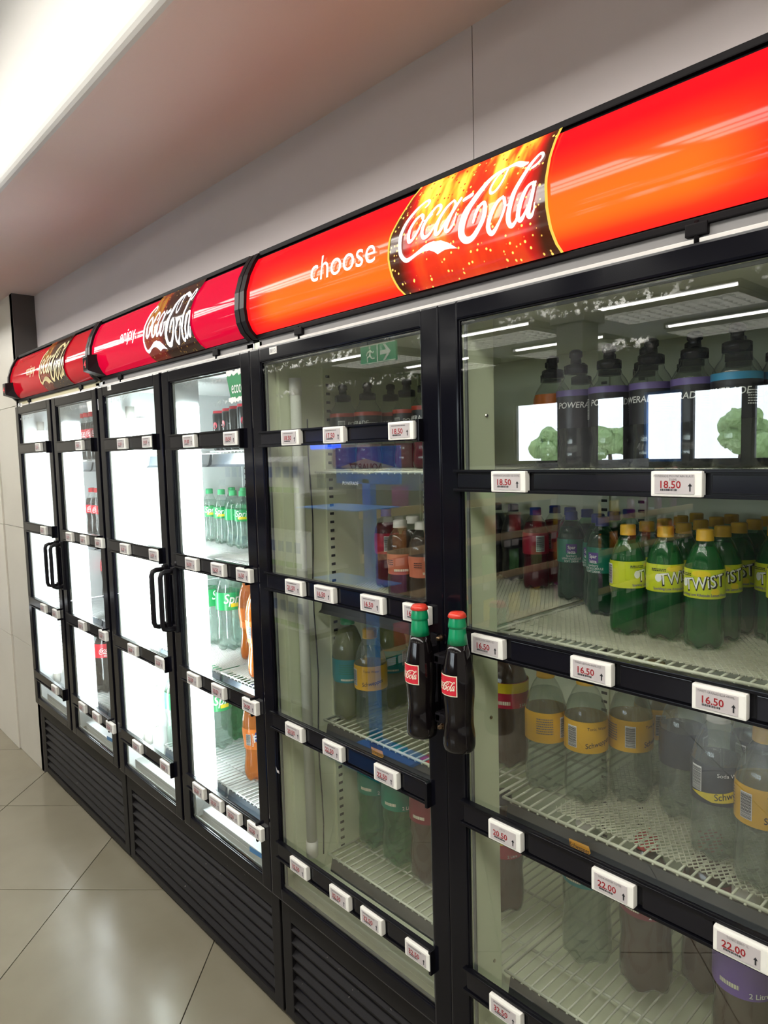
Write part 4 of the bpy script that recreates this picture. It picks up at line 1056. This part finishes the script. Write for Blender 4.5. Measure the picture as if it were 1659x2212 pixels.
B['twist'] = make_bottle('soda_bottle', 'yellow capped lime soda bottle standing in the rows behind the front three', STRAIGHT, .0335, .212, 'pet_green', 'twist_liquid', .86, 'cap_yellow', 'label_lime', (.44, .68), art_twist, 'yellow capped lemon sodas')
B['spar'] = make_bottle('soda_bottle', 'dark green soda bottle with emerald label and blue cap', SHOULDER, .0335, .212, 'pet_green', 'emerald_liquid', .82, 'cap_blue', 'label_emerald', (.44, .70), art_spar, 'blue capped green sodas')
B['cream'] = make_bottle('soda_bottle', 'red soda bottle with crimson label and blue cap', SHOULDER, .0335, .212, 'pet', 'red_liquid', .82, 'cap_blue', 'label_crimson', (.44, .70), art_cream, 'blue capped red sodas')
B['dark'] = make_bottle('soda_bottle', 'dark cola soda bottle with black cap beside the red soda', STRAIGHT, .0335, .212, 'pet', 'cola_liquid', .86, 'cap_black', 'label_black', (.44, .66), None, 'black capped dark sodas')
B['tonic'] = make_bottle('mixer_bottle', 'clear tonic water bottle with amber yellow label', STRAIGHT, .043, .262, 'pet', 'water', .80, 'cap_yellow', 'label_amber', (.42, .66), art_tonic, 'amber label tonic waters')
B['soda'] = make_bottle('mixer_bottle', 'clear soda water bottle with dark slate label and yellow swoosh', STRAIGHT, .043, .262, 'pet', 'water', .80, 'cap_white', 'label_navy', (.40, .66), art_soda, 'slate label soda waters')
B['lemon'] = make_bottle('mixer_bottle', 'cloudy lemon drink bottle with teal label', STRAIGHT, .044, .285, 'pet', 'lemon_liquid', .88, 'cap_green', 'label_teal', (.38, .60), art_teal, 'teal label lemon bottles')
B['power_red'] = make_bottle('sports_bottle', 'clear sports drink bottle with black label and red band', SPORT, .036, .222, 'pet', 'red_liquid', .28, 'smoke_plastic', 'label_black', (.34, .655), art_power, 'red band sports drinks', lobes=0, band=('band_red', .86, 1.0), sport=True)
B['power_violet'] = make_bottle('sports_bottle', 'sports drink bottle with black label and violet band', SPORT, .036, .222, 'pet', 'smoke_plastic', .6, 'smoke_plastic', 'label_black', (.34, .655), art_power, 'violet band sports drinks', lobes=0, band=('band_violet', .84, 1.0), sport=True)
B['power_blue'] = make_bottle('sports_bottle', 'sports drink bottle with black label and blue band', SPORT, .036, .222, 'pet', 'smoke_plastic', .6, 'smoke_plastic', 'label_black', (.34, .655), art_power, 'blue band sports drinks', lobes=0, band=('band_blue', .84, 1.0), sport=True)
B['power_orange'] = make_bottle('sports_bottle', 'sports drink bottle with orange label in the dim cooler', SPORT, .036, .222, 'pet', 'smoke_plastic', .6, 'smoke_plastic', 'label_orange', (.34, .655), art_power, 'orange band sports drinks', lobes=0, band=('label_black', .0, .45), sport=True)
B['tea'] = make_bottle('tea_bottle', 'dark brown drink bottle with salmon label and white cap', SHOULDER, .0345, .195, 'pet', 'brown_liquid', .80, 'cap_white', 'label_salmon', (.32, .58), art_brown, 'white capped brown drinks', capr=.5)
B['sprite'] = make_bottle('soda_bottle', 'small clear lemon lime soda bottle with green label and green cap', CONTOUR, .0325, .208, 'pet', 'sprite_liquid', .80, 'cap_green', 'label_green', (.48, .68), art_sprite, 'small green capped sodas')
B['sprite2'] = make_bottle('soda_bottle', 'large clear lemon lime soda bottle with wide green label', STRAIGHT, .049, .32, 'pet', 'sprite_liquid', .84, 'cap_green', 'label_green', (.48, .68), art_sprite, 'large clear green label sodas')
B['greenpet'] = make_bottle('soda_bottle', 'large green tinted soda bottle without visible label', STRAIGHT, .049, .32, 'pet_green', 'sprite_dark', .84, 'cap_green', 'label_green', (.50, .68), art_sprite, 'large green tinted sodas')
B['fanta'] = make_bottle('soda_bottle', 'bright orange soda bottle with blue lettered orange label', CONTOUR, .045, .325, 'pet', 'fanta_liquid', .86, 'cap_blue', 'label_orange', (.36, .58), art_fanta, 'orange soda bottles')
B['cola'] = make_bottle('cola_bottle', 'small cola bottle with red cap and red label', CONTOUR, .0325, .215, 'pet', 'cola_liquid', .78, 'cap_cola', 'label_red', (.46, .64), art_cola, 'small red label colas')
B['cola2'] = make_bottle('cola_bottle', 'large two litre cola bottle with red label on the lowest shelf', STRAIGHT, .052, .325, 'pet', 'cola_liquid', .86, 'cap_cola', 'label_red', (.54, .74), art_cola, 'large colas')
B['cola1'] = make_bottle('cola_bottle', 'tall slim cola bottle with red label beside the door frame', CONTOUR, .036, .28, 'pet', 'cola_liquid', .84, 'cap_cola', 'label_red', (.52, .72), art_cola, 'slim cola')
B['green2'] = make_bottle('large_bottle', 'large dark green two litre bottle on the lowest dim shelf', STRAIGHT, .052, .32, 'pet_green', 'sprite_dark', .86, 'cap_green', 'label_emerald', (.50, .74), art_2l, 'dark green two litre bottles')
B['brown2'] = make_bottle('large_bottle', 'large brown two litre bottle on the lowest dim shelf', STRAIGHT, .052, .32, 'pet', 'brown_liquid', .86, 'cap_cola', 'label_maroon', (.52, .74), art_2l, 'brown two litre bottles')
B['violet2'] = make_bottle('large_bottle', 'large tan two litre bottle with violet label on lowest shelf', STRAIGHT, .052, .32, 'pet', 'brown_liquid', .86, 'cap_white', 'label_violet', (.44, .70), art_2l, 'violet label two litre bottle')
B['clear2'] = make_bottle('large_bottle', 'large clear water bottle on the lowest dim shelf', STRAIGHT, .052, .32, 'pet', 'water', .86, 'cap_white', 'label_teal', (.56, .74), art_2l, 'clear two litre bottle')
B['berry'] = make_bottle('large_bottle', 'dark plum two litre bottle with crimson label at the shelf end', STRAIGHT, .047, .285, 'pet', 'brown_liquid', .84, 'cap_black', 'label_crimson', (.50, .70), art_2l, 'plum bottles', band=('yellow_ink', .6, 1.0))

def grid(kind, u, v, z, nx, ny, dx, dy, jit=.12, skip=()):
    """front bottle stands where pixel (u, v) meets the shelf; rows run back from it"""
    p = on_z(u, v, z)
    for i in range(nx):
        for j in range(ny):
            if (i, j) in skip: continue
            x, y = p.x+i*dx, p.y+j*dy
            if y > YB-.04: continue
            put(B[kind], (x, y, z+.0024), face_cam(x, y, random.uniform(-jit, jit)))
def one(kind, u, v, z, turn=0, **k):
    p = on_z(u, v, z); return put(B[kind], (p.x, p.y, z+.0024), face_cam(p.x, p.y, turn), **k)
# near cooler, right door --------------------------------------------------------
Z = (1.50, 1.165, .828, .45)      # heights the base pixels were read at; rest_z() then sets each drink on its shelf
one('twist', 1520, 1408, Z[1], -.05, label='yellow capped lime soda in the front row, full name facing out')
one('twist', 1436, 1388, Z[1], .65, label='yellow capped lime soda in the front row, name half turned away')
one('twist', 1356, 1376, Z[1], 1.5, label='yellow capped lime soda in the front row with its barcode showing')
for k, (u, v) in enumerate(((1520, 1408), (1436, 1388), (1356, 1376))):
    p = on_z(u, v, Z[1])
    for j in range(1, 5): put(B['twist'], (p.x+.002*j, p.y+.0715*j, Z[1]+.0024), face_cam(p.x, p.y, random.uniform(-.6, 1.4)))
p = on_z(1520, 1408, Z[1])
for i in range(1, 4):
    for j in range(0, 5): put(B['twist'], (p.x+.073*i, p.y+.13+.0715*j, Z[1]+.0024), face_cam(p.x, p.y, random.uniform(-.6, .9)))
one('spar', 1235, 1302, Z[1], .0); one('spar', 1292, 1318, Z[1], -.75); 
for (u, v) in ((1235, 1302), (1292, 1318)):
    p = on_z(u, v, Z[1])
    for j in range(1, 3): put(B['spar'], (p.x-.001*j, p.y+.072*j, Z[1]+.0024), face_cam(p.x, p.y, random.uniform(-1, 1)))
one('cream', 1158, 1278, Z[1], .35); 
p = on_z(1158, 1278, Z[1])
for j in (1, 2): put(B['cream'], (p.x+.01, p.y+.073*j, Z[1]+.0024), 0)
for u, v in ((1075, 1243), (1110, 1238), (1140, 1225)): one('dark', u, v, Z[1])
for dx_ in (0, .075, .15, .225, .30, .375, .45): 
    p = on_z(1340, 1340, Z[0])
for k, (kind, x, y) in enumerate([('power_orange', -.80, .24), ('power_violet', -.735, .22), ('power_violet', -.66, .21), ('power_violet', -.585, .22), ('power_violet', -.51, .22), ('power_blue', -.435, .20), ('power_blue', -.36, .19), ('power_blue', -.30, .2),
        ('power_orange', -.845, .30), ('power_orange', -.785, .32), ('power_violet', -.71, .30), ('power_violet', -.63, .29), ('power_violet', -.55, .30), ('power_violet', -.47, .30), ('power_blue', -.40, .28), ('power_blue', -.33, .275), ('power_violet', -.68, .38), ('power_violet', -.59, .38), ('power_blue', -.50, .38), ('power_blue', -.42, .37)]):
    put(B[kind], (x, y, Z[0]+.0024), face_cam(x, y, random.uniform(-.9, .9) if k not in (2, 6) else .1))
one('tonic', 1180, 1690, Z[2], 1.9); one('tonic', 1266, 1718, Z[2], .32); one('tonic', 1362, 1728, Z[2], .95); one('soda', 1474, 1752, Z[2], 2.2); one('soda', 1548, 1838, Z[2], .28); one('tonic', 1648, 1872, Z[2], .35); one('berry', 1098, 1640, Z[2], .4)
one('tonic', 1415, 1700, Z[2], 1.2); one('soda', 1630, 1780, Z[2], .5)
one('clear2', 1268, 2050, Z[3]); one('brown2', 1395, 2110, Z[3]); one('brown2', 1530, 2115, Z[3]); one('violet2', 1605, 2262, Z[3], .1); one('berry', 1090, 1945, Z[3], 0, label='plum two litre bottle on the lowest shelf behind the centre post')
# near cooler, left door ----------------------------------------------------------
Z = (1.49, 1.18, .815, .43)
for k, (u, yv) in enumerate(((697, .30), (742, .27), (795, .25), (845, .32), (880, .27), (923, .22))):
    p = on_y(u, 900, yv); put(B['power_red'], (p.x, p.y, Z[0]+.0024), face_cam(p.x, p.y, random.uniform(-1.4, 1.4)))
one('tea', 868, 1285, Z[1]); one('tea', 915, 1288, Z[1], .5); one('tea', 895, 1268, Z[1], .8)
one('cream', 838, 1262, Z[1], .1, label='dark red soda bottle with barcode behind the white capped bottles')
one('lemon', 756, 1518, Z[2], .1); one('lemon', 848, 1530, Z[2], .3); one('lemon', 925, 1590, Z[2], .3)
one('tonic', 802, 1492, Z[2], -.2, label='amber label tonic bottle standing between two teal label bottles')
one('green2', 815, 1790, Z[3]); one('green2', 868, 1822, Z[3]); one('brown2', 930, 1862, Z[3])
# middle cooler, right door ---------------------------------------------------------
Z = SHELF_Z[3]
for (u, v, tn) in ((457, 1168, .3), (483, 1174, .0), (508, 1180, .9), (529, 1184, .0), (556, 1186, .2)): one('sprite', u, v, Z[1], tn)
for (u, v, tn) in ((478, 1158, .3), (505, 1162, .0), (530, 1166, .9), (550, 1168, .0)): one('sprite', u, v, Z[1], tn)
for (u, v) in ((466, 1150), (505, 1148), (540, 1146)): one('dark', u, v, Z[1], 0, label='black capped soda bottle standing behind the small green capped bottles')
one('sprite2', 455, 1392, Z[2], 1.2); one('sprite2', 500, 1402, Z[2], .55); one('sprite2', 528, 1392, Z[2], -.5)
one('fanta', 566, 1462, Z[2], .5); one('fanta', 548, 1424, Z[2], 1.5)
one('sprite2', 476, 1612, Z[3], .6); one('greenpet', 520, 1598, Z[3], 1.); one('fanta', 557, 1680, Z[3], .75)
one('greenpet', 505, 1585, Z[3], .6)
one('sprite2', 372, 1338, SHELF_Z[2][2], .6); one('sprite2', 388, 1570, SHELF_Z[2][3], .4)
# slim cans ---------------------------------------------------------------------------
def make_can():
    t = thing('drink_can', 'slim black drink can with red rim and white script', 'can', (0, 0, 0), 'slim black cans on the top shelf')
    r, h = .0285, .145
    obj('body', MB().lathe([(r*.8, 0), (r*.97, .006), (r, .012), (r, h-.014), (r*.93, h-.006)], 28), 'can_black', t, True)
    rm = obj('rim', MB().lathe([(r*.97, h-.012), (r*.94, h-.005), (r*.93, h), (r*.86, h), (r*.85, h-.004), (.0001, h-.004)], 28, cap0=False, cap1=False), 'can_rim', t, True)
    m = T_('Grapetiser', .032, 0, 0, .2, .008, .9, math.pi/2); m.bend(r, 0, .0006); obj('lettering', shift(m, 0, 0, h*.46), 'white_ink', t, True)
    m = MB(); m.add([(-.034+.010*math.cos(k*.5236), 0, .012*math.sin(k*.5236)) for k in range(12)], [tuple(range(12))]); m.bend(r, 0, .0006); obj('red_dot', shift(m, 0, 0, h*.64), 'label_crimson', t, True)
    return t
can = make_can(); RAD[can.name] = .0287; LAB[can.name] = (can['label'], can['group'])
for k, (u, yv, tn) in enumerate(((478, .31, .35), (499, .28, .1), (515, .25, 2.2), (533, .22, .9), (505, .36, .5), (549, .19, 2.0), (548, .26, .2))):
    p = on_y(u, 930, yv); put(can, (p.x, p.y, SHELF_Z[3][0]+.001), face_cam(p.x, p.y, tn))
# far cooler -----------------------------------------------------------------------------
Z = SHELF_Z[1]
for k, u in enumerate((180, 189, 199, 210)):
    p = on_y((176, 188, 200, 211)[k], 930, .20); put(B['cola'], (p.x, p.y, Z[0]+.0024), face_cam(p.x, p.y, random.uniform(-.6, .6)), label='small cola bottle on the top shelf behind the torn note', group='colas on the top shelf')
for u in (194, 206, 218, 230): p = on_y(u, 1000, .215); put(B['cola'], (p.x, p.y, Z[1]+.0024), face_cam(p.x, p.y, .4), label='small cola bottle on the second shelf of the far cooler', group='colas on the second shelf')
one('cola1', 237, 1288, Z[2], .3); one('cola2', 231, 1492, Z[3], .35)
for k in list(B):
    if B[k].name not in USED:
        for ch in list(B[k].children):
            for g in list(ch.children): bpy.data.objects.remove(g)
            bpy.data.objects.remove(ch)
        bpy.data.objects.remove(B[k])

# ------------------------------------------------------------------ the shop behind the photographer, seen in the glass
def MIR(p): return Vector((p.x, .02-p.y, p.z))
XG, YG = -3.0, -1.6
g = thing('gondola_shelving', 'long shop shelving with wooden front strips opposite the coolers', 'shelving', (XG-.5, -3.6, 0))
GL = [(.343, .30), (.665, .62), (.937, .89), (1.19, 1.145)]
obj('back_board', MB().box(XG-.52, XG-.48, -6.0, YG-.02, 0, 1.42), 'shelf_metal', g)
obj('end_board', MB().box(XG-.98, XG-.02, YG-.03, YG-.0, 0, 1.40), 'shelf_metal', g)
obj('base', MB().box(XG-1.0, XG, -6.0, YG, 0.002, .12), 'dark_metal', g)
for z in [.14]+[q[0]-.03 for q in GL]:
    obj('shelf_board', MB().box(XG-.48, XG-.01, -6.0, YG-.03, z-.02, z), 'shelf_metal', g)
for z, _ in GL:
    for q in range(4): obj('wooden_strip', MB().box(XG-.01, XG+.006, -5.95+q*1.09, -5.95+q*1.09+1.075, z-.025, z+.025, .002), 'wood_strip', g)
    m = MB(); 
    for q in range(22):
        yy = -5.8+q*.19+.05*((q*7) % 3); m.box(XG+.006, XG+.012, yy-.035, yy+.035, z-.075, z-.03)
    obj('shelf_ticket_row', m, 'tag_screen', g)
e = thing('end_display', 'end display of shelves with wooden strips facing the coolers', 'shelving', (XG-.5, YG+.2, 0))
for z in (.13, .55, .90, 1.33):
    obj('shelf_board', MB().box(XG-.98, XG-.10, YG+.01, YG+.33, z-.02, z), 'shelf_metal', e)
    obj('wooden_strip', MB().box(XG-.98, XG-.48, YG+.33, YG+.342, z-.03, z+.03, .002), 'wood_strip', e)
    obj('shelf_ticket', MB().box(XG-.80, XG-.73, YG+.342, YG+.348, z-.085, z-.04), 'tag_white', e)
obj('side_panel', MB().box(XG-1.0, XG-.98, YG+.01, YG+.33, 0.002, 1.4), 'shelf_metal', e); obj('side_panel', MB().box(XG-.10, XG-.08, YG+.01, YG+.33, 0.002, .5), 'shelf_metal', e)
def carton():
    t = thing('milk_carton', 'white milk carton with blue panel on the end display', 'carton', (0, 0, 0), 'milk cartons on the end display')
    m = MB(); a, h = .036, .205
    m.add([(-a, -a, 0), (a, -a, 0), (a, a, 0), (-a, a, 0), (-a, -a, h), (a, -a, h), (a, a, h-.03), (-a, a, h-.03)], [(0, 3, 2, 1), (4, 5, 6, 7), (0, 1, 5, 4), (2, 3, 7, 6), (0, 4, 7, 3), (1, 2, 6, 5)]); obj('body', m, 'carton_white', t, True)
    m = MB(); m.box(-a+.008, a-.008, a-.001, a+.0008, h*.42, h*.72); obj('blue_panel', m, 'carton_blue', t, True)
    m = MB(); m.box(-a, a, a-.001, a+.0006, 0, .03); obj('green_foot', m, 'carton_green', t, True)
    return t
ct = carton(); first = True
for z, lb in ((.90, 'middle'), (1.33, 'top'), (.55, 'lower')):
    for q in range(10):
        loc = (XG-.94+q*.082, YG+.26, z+.0002)
        if first: ct.location = loc; first = False; o = ct
        else: o = dup(ct, loc)
        o['label'] = f'white milk carton with blue panel on {lb} shelf of end display'; o['group'] = f'milk cartons on the {lb} shelf'
def packet(mat, nm):
    t = thing('snack_packet', f'puffed {nm} snack packet lying on the long shop shelving', 'packet', (0, 0, 0), f'{nm} snack packets')
    m = MB(); vs = []; n_ = 7
    for i in range(n_):
        for j in range(n_):
            u, v = i/(n_-1), j/(n_-1); b_ = (math.sin(u*math.pi)*math.sin(v*math.pi))**.5; vs.append((.028*b_, (u-.5)*.13, v*.17))
    N = n_*n_; vs += [(-x, y, z) for x, y, z in vs]
    fs = [(i*n_+j, (i+1)*n_+j, (i+1)*n_+j+1, i*n_+j+1) for i in range(n_-1) for j in range(n_-1)]
    m.add(vs, fs+[tuple(k+N for k in reversed(f)) for f in fs], True); obj('pouch', m, mat, t, True)
    m = MB(); m.box(-.003, .003, -.065, .065, .16, .176); obj('top_seal', m, mat, t, True)
    return t
kinds = [('packet_yellow', 'yellow'), ('packet_red', 'red'), ('packet_orange', 'orange'), ('packet_green', 'green'), ('packet_purple', 'purple')]
pk = [packet(*k) for k in kinds]; used = set()
rr_ = random.Random(4)
for z in (.343-.03, .665-.03, .937-.03, 1.19-.03):
    for q in range(14):
        k = (q//4+int(z*10)) % 5; loc = (XG-.07-rr_.uniform(0, .02), -5.7+q*.285+rr_.uniform(-.02, .02), z+.001)
        if k not in used: pk[k].location = loc; used.add(k); o = pk[k]
        else: o = dup(pk[k], loc, rr_.uniform(-.15, .15))
        lv = {14: 'lowest', 31: 'second', 63: 'third', 90: 'fourth', 116: 'top'}[int(z*100+.01)]
        o['label'] = f'{kinds[k][1]} snack packet on the {lv} level of the long shelving'; o['group'] = f'{kinds[k][1]} packets on the {lv} level'
# blue promotional stand
s = thing('promotional_stand', 'blue promotional stand with a diamond nameboard on a blue pole', 'stand', (-2.54, -1.28, 0))
obj('pole', MB().box(-2.575, -2.515, -1.30, -1.26, .02, 1.42, .006), 'stand_blue', s)
obj('base', MB().box(-2.74, -2.34, -1.45, -1.11, 0.002, .02, .004), 'stand_blue', s)
bd = obj('nameboard', MB().box(-2.775, -2.305, -1.275, -1.26, 1.392, 1.572, .004), 'stand_blue', s)
m = MB(); m.add([(-2.74, -1.2585, 1.475), (-2.54, -1.2585, 1.515), (-2.34, -1.2585, 1.475), (-2.54, -1.2585, 1.435)], [(0, 1, 2, 3)]); obj('diamond', m, 'board_cream', bd)
m = text('AQUARTZ', .048, 0, .006, 1.1); m.v = [(-x-2.54, -1.2575, z+1.475) for x, y, z in m.v]; obj('lettering', m, 'ink_black', bd)
for z in (1.29, .93): 
    m = MB(); m.box(-2.77, -2.32, -1.27, -1.0, z-.006, z, .002); obj('tray', m, 'stand_blue', s)
# bench of card with blue lit frame, exit sign, pillar, freezer-top crates
x_ = thing('exit_sign', 'green exit sign with running figure and arrow hung from the ceiling', 'sign', (-3.78, -2.48, 2.20))
obj('panel', MB().box(-3.97, -3.59, -2.50, -2.48, 2.20, 2.335, .003), 'exit_green', x_)
m = MB(); m.box(-3.785, -3.775, -2.479, -2.476, 2.20, 2.335); m.box(-3.97, -3.59, -2.479, -2.476, 2.20, 2.206); m.box(-3.97, -3.59, -2.479, -2.476, 2.329, 2.335); obj('white_border', m, 'exit_white', x_)
m = MB(); fx, fz = -3.86, 2.265
stroke(m, [(fx+.002, fz+.03, .02), (fx-.002, fz-.005, .02)]); stroke(m, [(fx-.002, fz-.005, .014), (fx-.03, fz-.02, .012), (fx-.028, fz-.05, .010)]); stroke(m, [(fx-.002, fz-.005, .014), (fx+.02, fz-.028, .012), (fx+.045, fz-.03, .010)]); stroke(m, [(fx+.002, fz+.028, .012), (fx-.03, fz+.016, .010), (fx-.04, fz-.004, .009)]); stroke(m, [(fx+.002, fz+.028, .012), (fx+.03, fz+.012, .010), (fx+.04, fz+.02, .009)]); m.add([(fx-.002+.011*math.cos(k*.6283), 0, fz+.052+.011*math.sin(k*.6283)) for k in range(10)], [tuple(range(10))])
obj('running_figure', shift(m, 0, -2.477), 'exit_white', x_)
fx = -3.69; m = MB(); m.add([(fx+.055, -2.477, 2.267), (fx-.005, -2.477, 2.325), (fx-.03, -2.477, 2.325), (fx+.012, -2.477, 2.282), (fx-.06, -2.477, 2.282), (fx-.06, -2.477, 2.252), (fx+.012, -2.477, 2.252), (fx-.03, -2.477, 2.21), (fx-.005, -2.477, 2.21)], [(0, 1, 2, 3, 6, 7, 8), (3, 4, 5, 6)]); obj('arrow', m, 'exit_white', x_)
obj('hanger', MB().tube([(-3.9, -2.49, 2.335), (-3.9, -2.49, ZC)], .003, 6).tube([(-3.66, -2.49, 2.335), (-3.66, -2.49, ZC)], .003, 6), 'dark_metal', x_)
pl = struct('column_1', MB().box(-2.61, -2.42, -3.19, -3.0, 0, ZC, .004), 'column_grey')
obj('column_cap', MB().box(-2.64, -2.39, -3.22, -2.97, 2.34, 2.42, .004), 'column_grey', pl)
a_ = thing('card_terminal', 'upright machine with a glowing blue frame and pale screen', 'machine', (-5.1, -3.0, 0))
obj('cabinet', MB().box(-5.4, -4.82, -3.3, -3.0, 0.002, 1.75, .02), 'carton_white', a_)
m = MB(); m.box(-5.33, -4.88, -3.0, -2.99, 1.60, 1.64, .004); m.box(-4.92, -4.88, -3.0, -2.99, 1.45, 1.60, .004); obj('lit_frame', m, 'screen_blue', a_)
obj('screen', MB().box(-5.31, -4.94, -3.0, -2.992, 1.46, 1.59), 'carton_white', a_)
